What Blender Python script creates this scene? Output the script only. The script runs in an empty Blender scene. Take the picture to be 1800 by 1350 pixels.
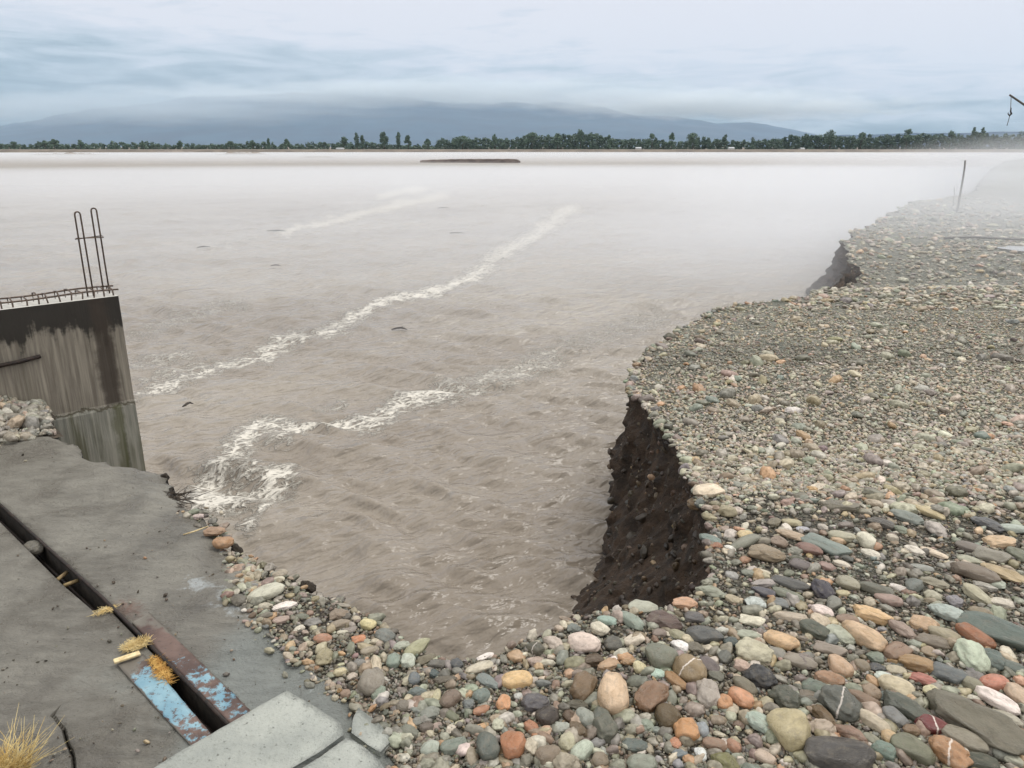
import bpy, math, random
import numpy as np
from mathutils import Vector, Matrix, geometry

random.seed(7)
RNG = np.random.default_rng(7)
S = bpy.context.scene
COL = S.collection
R = math.radians

# ------------------------------------------------------------------ camera
EYE = 1.6
PITCH = R(17.28)
FPX = 1340.0                       # focal length in pixels of an 1800 wide frame
cam = bpy.data.cameras.new("camera")
cam.sensor_width = 36.0
cam.lens = 36.0 * FPX / 1800.0
cam.clip_start = 0.05
cam.clip_end = 30000.0
cam_ob = bpy.data.objects.new("camera", cam)
cam_ob.location = (0, 0, EYE)
cam_ob.rotation_euler = (R(90) - PITCH, 0, 0)
COL.objects.link(cam_ob)
S.camera = cam_ob

# ------------------------------------------------------------------ colour / exposure
S.view_settings.view_transform = 'Standard'
S.view_settings.look = 'None'
S.view_settings.gamma = 1.0
S.view_settings.exposure = 0.42
S.view_settings.use_curve_mapping = False
S.cycles.use_denoising = True
S.cycles.max_bounces = 8
S.cycles.volume_bounces = 4
S.cycles.transparent_max_bounces = 8
try:
    S.cycles.denoising_prefilter = 'ACCURATE'
except Exception:
    pass

SUN_EL, SUN_AZ = 60.0, 50.0        # degrees; azimuth clockwise from +Y (ahead and to the right)


def srgb(r, g, b):
    def f(c):
        c = c / 255.0
        return c / 12.92 if c <= 0.04045 else ((c + 0.055) / 1.055) ** 2.4
    return (f(r), f(g), f(b), 1.0)


class NT:
    """small helper for node trees"""
    def __init__(self, tree):
        self.t = tree

    def n(self, kind, **kw):
        nd = self.t.nodes.new(kind)
        for k, v in kw.items():
            if k.startswith('i_'):
                key = k[2:]
                key = int(key) if key.isdigit() else key.replace('_', ' ')
                nd.inputs[key].default_value = v
            else:
                setattr(nd, k, v)
        return nd

    def l(self, a, b):
        self.t.links.new(a, b)

    def math(self, op, a, b=None, clamp=False):
        nd = self.t.nodes.new('ShaderNodeMath')
        nd.operation = op
        nd.use_clamp = clamp
        for i, x in enumerate((a, b)):
            if x is None:
                continue
            if isinstance(x, (int, float)):
                nd.inputs[i].default_value = x
            else:
                self.l(x, nd.inputs[i])
        return nd.outputs[0]

    def sstep(self, x, lo, hi, tmin=0.0, tmax=1.0):
        nd = self.t.nodes.new('ShaderNodeMapRange')
        nd.interpolation_type = 'SMOOTHSTEP'
        self.l(x, nd.inputs[0])
        nd.inputs[1].default_value = lo
        nd.inputs[2].default_value = hi
        nd.inputs[3].default_value = tmin
        nd.inputs[4].default_value = tmax
        return nd.outputs[0]

    def mix(self, fac, a, b, blend='MIX'):
        nd = self.t.nodes.new('ShaderNodeMix')
        nd.data_type = 'RGBA'
        nd.blend_type = blend
        nd.clamp_factor = True
        for sock, x in ((nd.inputs[0], fac), (nd.inputs[6], a), (nd.inputs[7], b)):
            if isinstance(x, (int, float)):
                sock.default_value = x
            elif isinstance(x, tuple):
                sock.default_value = x
            else:
                self.l(x, sock)
        return nd.outputs[2]

    def noise(self, vec, scale, detail=4.0, rough=0.55, dist=0.0):
        nd = self.t.nodes.new('ShaderNodeTexNoise')
        nd.inputs['Scale'].default_value = scale
        nd.inputs['Detail'].default_value = detail
        nd.inputs['Roughness'].default_value = rough
        nd.inputs['Distortion'].default_value = dist
        if vec is not None:
            self.l(vec, nd.inputs['Vector'])
        return nd.outputs[0]

    def mapping(self, vec, scale=(1, 1, 1), rot=(0, 0, 0), loc=(0, 0, 0)):
        nd = self.t.nodes.new('ShaderNodeMapping')
        nd.inputs['Scale'].default_value = scale
        nd.inputs['Rotation'].default_value = rot
        nd.inputs['Location'].default_value = loc
        self.l(vec, nd.inputs['Vector'])
        return nd.outputs[0]

    def attr(self, name, kind='GEOMETRY'):
        nd = self.t.nodes.new('ShaderNodeAttribute')
        nd.attribute_type = kind
        nd.attribute_name = name
        return nd


# ------------------------------------------------------------------ world: overcast sky
world = bpy.data.worlds.new("World")
S.world = world
world.use_nodes = True
w = NT(world.node_tree)
world.node_tree.nodes.clear()
sky = w.n('ShaderNodeTexSky', sky_type='NISHITA', sun_disc=False)
sky.sun_elevation = R(SUN_EL)
sky.sun_rotation = R(SUN_AZ)
sky.air_density = 1.0
sky.dust_density = 2.0
geo = w.n('ShaderNodeTexCoord')
sep = w.n('ShaderNodeSeparateXYZ')
w.l(geo.outputs['Generated'], sep.inputs[0])
zx, zy, zz = sep.outputs
# layered stratus: noise stretched along the horizon
v1 = w.mapping(geo.outputs['Generated'], scale=(2.6, 2.6, 13.0), loc=(3.1, 0.4, 0.2))
n1 = w.noise(v1, 1.5, 6.0, 0.55, 0.7)
v2 = w.mapping(geo.outputs['Generated'], scale=(5.0, 5.0, 34.0), loc=(1.2, 2.0, 5.3))
n2 = w.noise(v2, 2.0, 6.0, 0.6, 0.9)
v3 = w.mapping(geo.outputs['Generated'], scale=(2.0, 2.0, 5.0), loc=(7.7, 2.0, 1.3))
n3 = w.noise(v3, 2.2, 5.0, 0.55, 0.2)
# t: 0 = dark blue grey base of the layer, 1 = bright cloud
zc = w.math('MINIMUM', zz, 0.35)
t = w.math('MULTIPLY', zc, 9.6)
t = w.math('ADD', t, w.math('MULTIPLY', zx, 0.60))
t = w.math('ADD', t, w.math('MULTIPLY', w.math('SUBTRACT', n1, 0.5), 1.7))
t = w.math('ADD', t, w.math('MULTIPLY', w.math('SUBTRACT', n2, 0.5), 1.35))
t = w.math('ADD', t, -0.19, clamp=True)
ramp = w.n('ShaderNodeValToRGB')
w.l(t, ramp.inputs[0])
cr = ramp.color_ramp
cr.elements[0].position = 0.0
cr.elements[0].color = srgb(108, 138, 158)
cr.elements[1].position = 1.0
cr.elements[1].color = srgb(238, 237, 246)
for p, c in ((0.25, srgb(142, 166, 183)), (0.5, srgb(186, 201, 215)), (0.75, srgb(217, 223, 236))):
    e = cr.elements.new(p)
    e.color = c
cl = w.mix(w.sstep(n3, 0.35, 0.75), ramp.outputs[0], srgb(238, 236, 246))
cl = w.mix(0.2, ramp.outputs[0], cl)
# overhead the layer is thinner and lighter
cl2 = w.mix(w.sstep(zz, 0.16, 0.75), cl, (1.38, 1.34, 1.27, 1))
# below the horizon: dull
cl3 = w.mix(w.sstep(zz, -0.12, -0.01), (0.25, 0.26, 0.26, 1), cl2)
bg_cloud = w.n('ShaderNodeBackground')
bg_cloud.inputs['Strength'].default_value = 0.10
sc10 = w.n('ShaderNodeVectorMath', operation='SCALE')
sc10.inputs['Scale'].default_value = 7.5
w.l(cl3, sc10.inputs[0])
w.l(sc10.outputs[0], bg_cloud.inputs['Color'])
bg_sky = w.n('ShaderNodeBackground')
bg_sky.inputs['Strength'].default_value = 0.10
w.l(sky.outputs[0], bg_sky.inputs['Color'])
mx = w.n('ShaderNodeMixShader')
mx.inputs[0].default_value = 0.97
w.l(bg_sky.outputs[0], mx.inputs[1])
w.l(bg_cloud.outputs[0], mx.inputs[2])
wo = w.n('ShaderNodeOutputWorld')
w.l(mx.outputs[0], wo.inputs['Surface'])

# ------------------------------------------------------------------ sun behind the overcast
sun = bpy.data.lights.new("sun", 'SUN')
sun.energy = 1.5
sun.angle = R(28)
sun.color = (1.0, 0.965, 0.91)
sun_ob = bpy.data.objects.new("sun", sun)
d = Vector((math.cos(R(SUN_EL)) * math.sin(R(SUN_AZ)), math.cos(R(SUN_EL)) * math.cos(R(SUN_AZ)), math.sin(R(SUN_EL))))
sun_ob.rotation_euler = (-d).to_track_quat('-Z', 'Y').to_euler()
sun_ob.location = (20, 20, 40)
COL.objects.link(sun_ob)

# ------------------------------------------------------------------ helpers
WATER_Z = -1.0
SP, CP = math.sin(PITCH), math.cos(PITCH)


def ray(u, v):
    xc = (u - 900.0) / FPX
    yc = -(v - 675.0) / FPX
    return xc, CP + yc * SP, -SP + yc * CP


def P(u, v, z=0.0):
    """where the sight line of photo pixel (u, v) meets height z"""
    x, y, dz = ray(u, v)
    t = (z - EYE) / dz
    return Vector((x * t, y * t, z))


def PY(u, v, Y):
    """where the sight line of photo pixel (u, v) reaches distance Y"""
    x, y, dz = ray(u, v)
    t = Y / y
    return Vector((x * t, Y, EYE + dz * t))


def proj(x, y, z):
    """photo pixel of a point (numpy)"""
    dz = z - EYE
    f = y * CP - dz * SP
    up = y * SP + dz * CP
    f = np.maximum(f, 1e-3)
    return 900.0 + FPX * x / f, 675.0 - FPX * up / f


def hash01(ix, iy, iz, seed):
    h = (ix.astype(np.int64) * 374761393 + iy.astype(np.int64) * 668265263 + iz.astype(np.int64) * 1274126177 + seed * 974711) & 0xFFFFFFFF
    h = ((h ^ (h >> 13)) * 1103515245 + 12345) & 0xFFFFFFFF
    h = ((h ^ (h >> 16)) * 2654435761) & 0xFFFFFFFF
    h = h ^ (h >> 15)
    return (h & 0xFFFFFF) / float(0xFFFFFF)


def vnoise(x, y, z=None, seed=0):
    x = np.asarray(x, float); y = np.asarray(y, float)
    z = np.zeros_like(x) if z is None else np.asarray(z, float)
    x0, y0, z0 = np.floor(x), np.floor(y), np.floor(z)
    fx, fy, fz = x - x0, y - y0, z - z0
    fx = fx * fx * (3 - 2 * fx); fy = fy * fy * (3 - 2 * fy); fz = fz * fz * (3 - 2 * fz)
    r = 0
    for a in (0, 1):
        for b in (0, 1):
            for c in (0, 1):
                wgt = (fx if a else 1 - fx) * (fy if b else 1 - fy) * (fz if c else 1 - fz)
                r = r + wgt * hash01(x0 + a, y0 + b, z0 + c, seed)
    return r * 2 - 1


def fbm(x, y, z=None, octv=4, seed=0, gain=0.5):
    r, a, f, tot = 0, 1.0, 1.0, 0
    for o in range(octv):
        r = r + a * vnoise(np.asarray(x) * f + 13.7 * o, np.asarray(y) * f + 7.1 * o, None if z is None else np.asarray(z) * f + 3.3 * o, seed + o)
        tot += a
        a *= gain
        f *= 2.03
    return r / tot


def pip(px, py, poly):
    px = np.asarray(px); py = np.asarray(py)
    inside = np.zeros(px.shape, bool)
    n = len(poly)
    j = n - 1
    for i in range(n):
        xi, yi = poly[i][0], poly[i][1]
        xj, yj = poly[j][0], poly[j][1]
        if yi != yj:
            c = ((yi > py) != (yj > py)) & (px < (xj - xi) * (py - yi) / (yj - yi) + xi)
            inside ^= c
        j = i
    return inside


def dist_poly(px, py, poly, closed=False):
    best = np.full(np.shape(px), 1e9)
    n = len(poly)
    for i in range(n if closed else n - 1):
        ax, ay = poly[i][0], poly[i][1]
        bx, by = poly[(i + 1) % n][0], poly[(i + 1) % n][1]
        dx, dy = bx - ax, by - ay
        L = dx * dx + dy * dy + 1e-12
        tt = np.clip(((px - ax) * dx + (py - ay) * dy) / L, 0, 1)
        best = np.minimum(best, np.hypot(px - ax - tt * dx, py - ay - tt * dy))
    return best


def tag(o, label, cat=None, group=None, kind=None):
    o['label'] = label
    if cat: o['category'] = cat
    if group: o['group'] = group
    if kind: o['kind'] = kind
    return o


def link(name, me, mats=None, parent=None, smooth=False):
    if mats is not None:
        for m in (mats if isinstance(mats, (list, tuple)) else [mats]):
            me.materials.append(m)
    if smooth and len(me.polygons):
        me.polygons.foreach_set('use_smooth', np.ones(len(me.polygons), bool))
    o = bpy.data.objects.new(name, me)
    COL.objects.link(o)
    if parent is not None:
        o.parent = parent
    return o


def mesh_np(name, verts, faces, mats=None, parent=None, smooth=False, midx=None):
    """verts (n,3), faces: array (m,k)"""
    verts = np.asarray(verts, np.float32)
    faces = np.asarray(faces, np.int32)
    k = faces.shape[1]
    me = bpy.data.meshes.new(name)
    me.vertices.add(len(verts))
    me.vertices.foreach_set('co', verts.ravel())
    me.loops.add(faces.size)
    me.loops.foreach_set('vertex_index', faces.ravel())
    me.polygons.add(len(faces))
    me.polygons.foreach_set('loop_start', np.arange(0, faces.size, k, dtype=np.int32))
    if midx is not None:
        me.polygons.foreach_set('material_index', np.asarray(midx, np.int32))
    me.update(calc_edges=True)
    return link(name, me, mats, parent, smooth)


def fattr(o, name, vals):
    a = o.data.attributes.new(name, 'FLOAT', 'POINT')
    a.data.foreach_set('value', np.asarray(vals, np.float32))


def empty(name, loc=(0, 0, 0)):
    o = bpy.data.objects.new(name, None)
    o.location = loc
    o.empty_display_size = 0.1
    COL.objects.link(o)
    return o


class MB:
    """collects shapes into one mesh"""
    def __init__(self):
        self.v, self.f = [], []

    def add(self, vs, fs):
        b = len(self.v)
        self.v += [tuple(x) for x in vs]
        self.f += [tuple(i + b for i in f) for f in fs]

    def tube(self, pts, rad, seg=8, cap=True):
        pts = [Vector(p) for p in pts]
        n = len(pts)
        rads = rad if isinstance(rad, (list, tuple)) else [rad] * n
        rings, up = [], Vector((0.13, 0.31, 0.94))
        for i, p in enumerate(pts):
            dvec = (pts[min(i + 1, n - 1)] - pts[max(i - 1, 0)]).normalized()
            a = dvec.cross(up)
            if a.length < 1e-4:
                a = dvec.cross(Vector((1, 0, 0)))
            a.normalize()
            b = dvec.cross(a)
            rings.append([p + (a * math.cos(2 * math.pi * k / seg) + b * math.sin(2 * math.pi * k / seg)) * rads[i] for k in range(seg)])
        vs = [q for r_ in rings for q in r_]
        fs = []
        for i in range(n - 1):
            for k in range(seg):
                k2 = (k + 1) % seg
                fs.append((i * seg + k, i * seg + k2, (i + 1) * seg + k2, (i + 1) * seg + k))
        if cap:
            fs.append(tuple(range(seg))[::-1])
            fs.append(tuple((n - 1) * seg + k for k in range(seg)))
        self.add(vs, fs)

    def prism(self, poly, z0, z1):
        """poly: xy points (any order), side walls and both caps"""
        n = len(poly)
        vs = [(p[0], p[1], z0) for p in poly] + [(p[0], p[1], z1) for p in poly]
        fs = [(i, (i + 1) % n, n + (i + 1) % n, n + i) for i in range(n)]
        fs.append(tuple(range(n))[::-1])
        fs.append(tuple(range(n, 2 * n)))
        self.add(vs, fs)

    def box(self, c, s, M=None):
        vs = []
        for x in (-.5, .5):
            for y in (-.5, .5):
                for z in (-.5, .5):
                    q = Vector((x * s[0], y * s[1], z * s[2]))
                    if M is not None:
                        q = M @ q
                    vs.append(Vector(c) + q)
        self.add(vs, [(0, 1, 3, 2), (4, 6, 7, 5), (0, 4, 5, 1), (2, 3, 7, 6), (0, 2, 6, 4), (1, 5, 7, 3)])

    def build(self, name, mat, parent=None, smooth=False, bevel=0.0):
        me = bpy.data.meshes.new(name)
        me.from_pydata(self.v, [], self.f)
        import bmesh
        bm = bmesh.new()
        bm.from_mesh(me)
        bmesh.ops.recalc_face_normals(bm, faces=bm.faces)
        if bevel:
            bmesh.ops.bevel(bm, geom=bm.edges[:], offset=bevel, segments=2, affect='EDGES', profile=0.6)
        bm.to_mesh(me)
        bm.free()
        return link(name, me, mat, parent, smooth)


def new_mat(name):
    m = bpy.data.materials.new(name)
    m.use_nodes = True
    m.node_tree.nodes.clear()
    t_ = NT(m.node_tree)
    bsdf = t_.n('ShaderNodeBsdfPrincipled')
    out = t_.n('ShaderNodeOutputMaterial')
    t_.l(bsdf.outputs[0], out.inputs['Surface'])
    return m, t_, bsdf


def bump(t_, bsdf, h, strength=0.5, dist=0.01):
    b = t_.n('ShaderNodeBump')
    b.inputs['Strength'].default_value = strength
    b.inputs['Distance'].default_value = dist
    t_.l(h, b.inputs['Height'])
    t_.l(b.outputs[0], bsdf.inputs['Normal'])


def simple_mat(name, c1, c2, scale=20.0, rough=0.7, metal=0.0, bstr=0.3, bdist=0.005, coord='Object', detail=5.0):
    m, t_, b = new_mat(name)
    tc = t_.n('ShaderNodeTexCoord')
    nz = t_.noise(tc.outputs[coord], scale, detail, 0.6)
    t_.l(t_.mix(t_.sstep(nz, 0.35, 0.65), c1, c2), b.inputs['Base Color'])
    b.inputs['Roughness'].default_value = rough
    b.inputs['Metallic'].default_value = metal
    if bstr:
        bump(t_, b, nz, bstr, bdist)
    return m

# ================================================================== materials of the setting
# gravel bed
m_bed, t_, b_ = new_mat("gravel_bed")
tc = t_.n('ShaderNodeTexCoord')
vo = t_.n('ShaderNodeTexVoronoi', feature='F1')
vo.inputs['Scale'].default_value = 26.0
t_.l(tc.outputs['Object'], vo.inputs['Vector'])
vo2 = t_.n('ShaderNodeTexVoronoi', feature='F1')
vo2.inputs['Scale'].default_value = 70.0
t_.l(tc.outputs['Object'], vo2.inputs['Vector'])
sepc = t_.n('ShaderNodeSeparateColor')
t_.l(vo.outputs['Color'], sepc.inputs[0])
sepd = t_.n('ShaderNodeSeparateColor')
t_.l(vo2.outputs['Color'], sepd.inputs[0])
rp = t_.n('ShaderNodeValToRGB')
t_.l(sepc.outputs[0], rp.inputs[0])
els = rp.color_ramp.elements
els[0].position, els[0].color = 0.0, srgb(104, 102, 94)
els[1].position, els[1].color = 1.0, srgb(190, 182, 165)
for p, c in ((0.3, srgb(112, 116, 106)), (0.55, srgb(132, 124, 108)), (0.8, srgb(150, 152, 140))):
    e = els.new(p); e.color = c
rp2 = t_.n('ShaderNodeValToRGB')
t_.l(sepd.outputs[0], rp2.inputs[0])
els = rp2.color_ramp.elements
els[0].position, els[0].color = 0.0, srgb(48, 44, 38)  # near bed darkened so the gaps between stones look shaded
els[1].position, els[1].color = 1.0, srgb(120, 112, 98)
e = els.new(0.5); e.color = srgb(74, 69, 60)
far = t_.sstep(t_.attr('dist').outputs['Fac'], 3.2, 7.0)
c_ = t_.mix(far, rp2.outputs[0], rp.outputs[0])
nz = t_.noise(tc.outputs['Object'], 0.9, 5.0, 0.6)
c_ = t_.mix(t_.sstep(nz, 0.4, 0.7, 0.0, 0.5), c_, srgb(104, 106, 92))
t_.l(c_, b_.inputs['Base Color'])
b_.inputs['Roughness'].default_value = 0.75
hh = t_.math('ADD', t_.math('MULTIPLY', vo.outputs['Distance'], -14.0), t_.math('MULTIPLY', vo2.outputs['Distance'], -8.0))
bump(t_, b_, hh, 0.7, 0.02)

# raw soil of the cut bank: wet dark earth with stones sticking in it
m_soil, t_, b_ = new_mat("cut_soil")
tc = t_.n('ShaderNodeTexCoord')
n1_ = t_.noise(tc.outputs['Object'], 9.0, 8.0, 0.68)
n2_ = t_.noise(tc.outputs['Object'], 42.0, 6.0, 0.7)
c_ = t_.mix(t_.sstep(n1_, 0.3, 0.7), srgb(34, 26, 18), srgb(76, 58, 42))
c_ = t_.mix(t_.sstep(n2_, 0.56, 0.72, 0, 0.5), c_, srgb(96, 82, 64))
t_.l(c_, b_.inputs['Base Color'])
b_.inputs['Roughness'].default_value = 0.85
bump(t_, b_, t_.math('ADD', n1_, n2_), 1.0, 0.03)

# silty river
m_water, t_, b_ = new_mat("muddy_water")
tc = t_.n('ShaderNodeTexCoord')
geo_ = t_.n('ShaderNodeNewGeometry')
pos = geo_.outputs['Position']
fo = t_.attr('foam').outputs['Fac']
vf = t_.mapping(pos, scale=(1.0, 1.0, 1.0), rot=(0, 0, R(-28)))
f1 = t_.noise(t_.mapping(vf, scale=(2.2, 5.0, 1.0)), 2.4, 7.0, 0.68, 0.9)
f2 = t_.noise(t_.mapping(vf, scale=(1.2, 1.8, 1.0)), 8.0, 3.0, 0.55, 0.5)
f2 = t_.math('SUBTRACT', 0.86, t_.math('ABSOLUTE', t_.math('MULTIPLY', t_.math('SUBTRACT', f2, 0.5), 4.2)))
lace = t_.math('ADD', t_.math('MULTIPLY', f1, 0.62), t_.math('MULTIPLY', f2, 0.38))
fm = t_.math('ADD', fo, t_.math('MULTIPLY', t_.math('SUBTRACT', lace, 0.5), 2.35))
fm = t_.sstep(fm, 0.30, 0.92)
fm = t_.math('MULTIPLY', fm, t_.sstep(fo, 0.06, 0.3))
nbig = t_.noise(t_.mapping(vf, scale=(0.25, 0.6, 1)), 0.7, 4.0, 0.55)
wc = t_.mix(t_.sstep(nbig, 0.3, 0.7), srgb(128, 119, 108), srgb(147, 139, 128))
wc = t_.mix(t_.math('MULTIPLY', fm, 0.72), wc, srgb(226, 222, 212))
t_.l(wc, b_.inputs['Base Color'])
sepy = t_.n('ShaderNodeSeparateXYZ')
t_.l(pos, sepy.inputs[0])
# unresolved wavelets far out read as a rougher surface
rfar = t_.sstep(sepy.outputs[1], 8.0, 90.0, 0.13, 0.36)
t_.l(t_.math('ADD', t_.math('MULTIPLY', fm, 0.5), rfar), b_.inputs['Roughness'])
b_.inputs['IOR'].default_value = 1.33
w1 = t_.noise(t_.mapping(vf, scale=(0.7, 1.9, 1)), 3.0, 2.0, 0.5, 0.15)
w2 = t_.noise(t_.mapping(vf, scale=(0.9, 1.7, 1)), 12.0, 2.0, 0.5, 0.1)
hh = t_.math('ADD', t_.math('MULTIPLY', w1, 1.0), t_.math('MULTIPLY', w2, 0.22))
hh = t_.math('ADD', hh, t_.math('MULTIPLY', fm, 0.25))
bump(t_, b_, hh, 0.9, 0.12)

# silt covered concrete apron
m_apron, t_, b_ = new_mat("silted_concrete")
tc = t_.n('ShaderNodeTexCoord')
a1 = t_.noise(tc.outputs['Object'], 3.2, 7.0, 0.62, 0.3)
a2 = t_.noise(tc.outputs['Object'], 55.0, 7.0, 0.75)
a3 = t_.noise(t_.mapping(tc.outputs['Object'], scale=(1.0, 1.7, 1), rot=(0, 0, R(-38))), 9.0, 8.0, 0.68, 2.2)
c_ = t_.mix(t_.sstep(a1, 0.3, 0.7), srgb(114, 110, 102), srgb(140, 137, 128))
clean = t_.math('MULTIPLY', t_.attr('clean').outputs['Fac'], 1.0)
c_ = t_.mix(t_.sstep(t_.math('ADD', clean, t_.math('MULTIPLY', t_.math('SUBTRACT', a1, 0.5), 0.9)), 0.3, 0.7), c_, srgb(136, 140, 136))
c_ = t_.mix(t_.sstep(a2, 0.5, 0.72, 0, 0.4), c_, srgb(92, 87, 79))
c_ = t_.mix(t_.sstep(a3, 0.62, 0.72, 0, 0.35), c_, srgb(80, 74, 66))
rust = t_.attr('rust').outputs['Fac']
c_ = t_.mix(t_.sstep(t_.math('ADD', rust, t_.math('MULTIPLY', t_.math('SUBTRACT', a2, 0.5), 0.8)), 0.3, 0.8, 0, 0.8), c_, srgb(112, 66, 48))
pale = t_.attr('pale').outputs['Fac']
a4 = t_.noise(tc.outputs['Object'], 16.0, 7.0, 0.72, 0.6)
c_ = t_.mix(t_.sstep(t_.math('ADD', pale, t_.math('MULTIPLY', t_.math('SUBTRACT', a4, 0.5), 2.4)), 0.55, 0.95, 0, 0.75), c_, srgb(182, 188, 190))
crk = t_.attr('crack').outputs['Fac']
c_ = t_.mix(t_.sstep(crk, 0.45, 0.8, 0, 0.9), c_, srgb(30, 27, 23))
spk = t_.noise(tc.outputs['Object'], 95.0, 2.0, 0.5)
c_ = t_.mix(t_.sstep(spk, 0.70, 0.76, 0, 0.7), c_, srgb(46, 42, 38))
t_.l(c_, b_.inputs['Base Color'])
t_.l(t_.sstep(a1, 0.35, 0.65, 0.24, 0.66), b_.inputs['Roughness'])
hh = t_.math('ADD', t_.math('MULTIPLY', a3, 1.0), t_.math('MULTIPLY', a2, 0.5))
hh = t_.math('SUBTRACT', hh, t_.math('MULTIPLY', crk, 1.5))
bump(t_, b_, hh, 1.0, 0.028)

# cleaner pale concrete of the cover slabs
m_slab, t_, b_ = new_mat("pale_concrete")
tc = t_.n('ShaderNodeTexCoord')
a1 = t_.noise(tc.outputs['Object'], 5.0, 7.0, 0.6)
a2 = t_.noise(tc.outputs['Object'], 70.0, 5.0, 0.7)
c_ = t_.mix(t_.sstep(a1, 0.3, 0.7), srgb(142, 146, 141), srgb(168, 171, 164))
c_ = t_.mix(t_.sstep(a2, 0.52, 0.72, 0, 0.45), c_, srgb(106, 110, 102))
sp_ = t_.noise(tc.outputs['Object'], 62.0, 4.0, 0.6)
c_ = t_.mix(t_.sstep(sp_, 0.63, 0.70, 0, 0.75), c_, srgb(78, 80, 74))
t_.l(c_, b_.inputs['Base Color'])
b_.inputs['Roughness'].default_value = 0.7
bump(t_, b_, t_.math('ADD', a2, sp_), 0.8, 0.008)

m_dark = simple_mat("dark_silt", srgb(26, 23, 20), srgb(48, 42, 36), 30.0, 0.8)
m_steel = simple_mat("dark_rusty_steel", srgb(26, 22, 20), srgb(54, 42, 36), 60.0, 0.6, 0.3)
m_rebar = simple_mat("rebar_steel", srgb(70, 60, 54), srgb(104, 88, 76), 90.0, 0.6, 0.3)
m_wood = simple_mat("weathered_wood", srgb(120, 100, 72), srgb(160, 140, 100), 60.0, 0.75)
m_palewood = simple_mat("pale_split_wood", srgb(188, 166, 122), srgb(214, 198, 156), 70.0, 0.7)
m_straw = simple_mat("straw", srgb(186, 160, 104), srgb(218, 198, 146), 30.0, 0.7, 0, 0)
m_straw2 = simple_mat("wet_ochre_straw", srgb(170, 124, 56), srgb(208, 170, 96), 30.0, 0.6, 0, 0)
m_grass = simple_mat("dry_grass", srgb(184, 156, 96), srgb(218, 200, 146), 20.0, 0.7, 0, 0)
m_mud = simple_mat("mud_and_shade_lump", srgb(38, 32, 26), srgb(76, 66, 54), 30.0, 0.8, 0, 0.8, 0.01)
m_twig = simple_mat("dark_twig", srgb(34, 28, 22), srgb(66, 54, 42), 60.0, 0.8, 0, 0)
m_pole = simple_mat("grey_pole", srgb(70, 66, 62), srgb(104, 98, 92), 40.0, 0.6)
m_sand = simple_mat("river_sand", srgb(112, 104, 98), srgb(138, 128, 118), 0.6, 0.8, 0, 0)

# ================================================================== outlines of the bank
def dense(pts, step, amp=0.0, seed=0, freq=3.0):
    """resample a polyline, roughen it sideways"""
    out = []
    for i in range(len(pts) - 1):
        a, b = np.array(pts[i][:2]), np.array(pts[i + 1][:2])
        dcam = np.hypot(*(0.5 * (a + b)))
        st = step * max(1.0, dcam / 3.5)
        n = max(1, int(np.hypot(*(b - a)) / st))
        for k in range(n):
            out.append(a + (b - a) * k / n)
    out.append(np.array(pts[-1][:2]))
    out = np.array(out)
    if amp:
        tg = np.gradient(out, axis=0)
        tg /= np.maximum(np.hypot(tg[:, 0], tg[:, 1])[:, None], 1e-6)
        nrm = np.stack([-tg[:, 1], tg[:, 0]], 1)
        sc = np.clip(np.hypot(out[:, 0], out[:, 1]) / 4.0, 0.6, 6.0)
        nz_ = fbm(out[:, 0] * freq, out[:, 1] * freq, octv=4, seed=seed, gain=0.65)
        nz_[0] = nz_[-1] = 0
        out = out + nrm * (nz_ * amp * sc)[:, None]
    return out


def pxl(l, z=0.0):
    return [P(u, v, z) for u, v in l]

rim_right = [(425, 978), (470, 1003), (505, 1012), (545, 1040), (600, 1052), (640, 1085), (692, 1112), (724, 1140), (800, 1162), (862, 1160),
             (920, 1132), (990, 1102), (1015, 1088), (1100, 1066), (1180, 1064), (1225, 1040), (1252, 1010), (1246, 955), (1240, 905), (1215, 862),
             (1196, 800), (1170, 760), (1132, 720), (1101, 684), (1110, 655), (1135, 620), (1190, 582), (1250, 549), (1300, 536), (1360, 528), (1410, 523),
             (1470, 490), (1500, 466), (1491, 440), (1478, 423), (1500, 408), (1560, 375), (1610, 352), (1655, 348), (1690, 343), (1715, 334),
             (1730, 310), (1748, 294), (1768, 284), (1800, 279)]
rim_left = [(90, 748), (100, 765), (150, 795), (190, 805), (215, 812), (262, 822), (290, 828), (300, 850), (325, 893), (378, 915), (382, 935), (422, 975)]
border = [(425, 978), (438, 1035), (452, 1082), (500, 1130), (560, 1190), (612, 1228), (622, 1262), (662, 1304), (705, 1360), (770, 1450)]

rimR = dense(pxl(rim_right), 0.035, 0.045, 3, 4.0)
rimL = dense(pxl(rim_left), 0.02, 0.045, 5, 9.0)
brd = dense(pxl(border), 0.05, 0.02, 9, 6.0)
rimL[-1] = rimR[0]
brd[0] = rimR[0]

# ---- left retaining wall line
WC = PY(208, 520, 4.9)
x_, y_, dz_ = ray(0, 545)
tt_ = (WC.z - EYE) / dz_
WL = Vector((x_ * tt_, y_ * tt_, WC.z))
WD = Vector((WL.x - WC.x, WL.y - WC.y, 0)).normalized()      # along the wall, away from its end
WN = Vector((-WD.y, WD.x, 0))                                   # horizontal normal
if WN.dot(Vector((WC.x, WC.y, 0))) > 0:
    WN = -WN                                                    # towards the camera
WALL_TOP = WC.z

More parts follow.
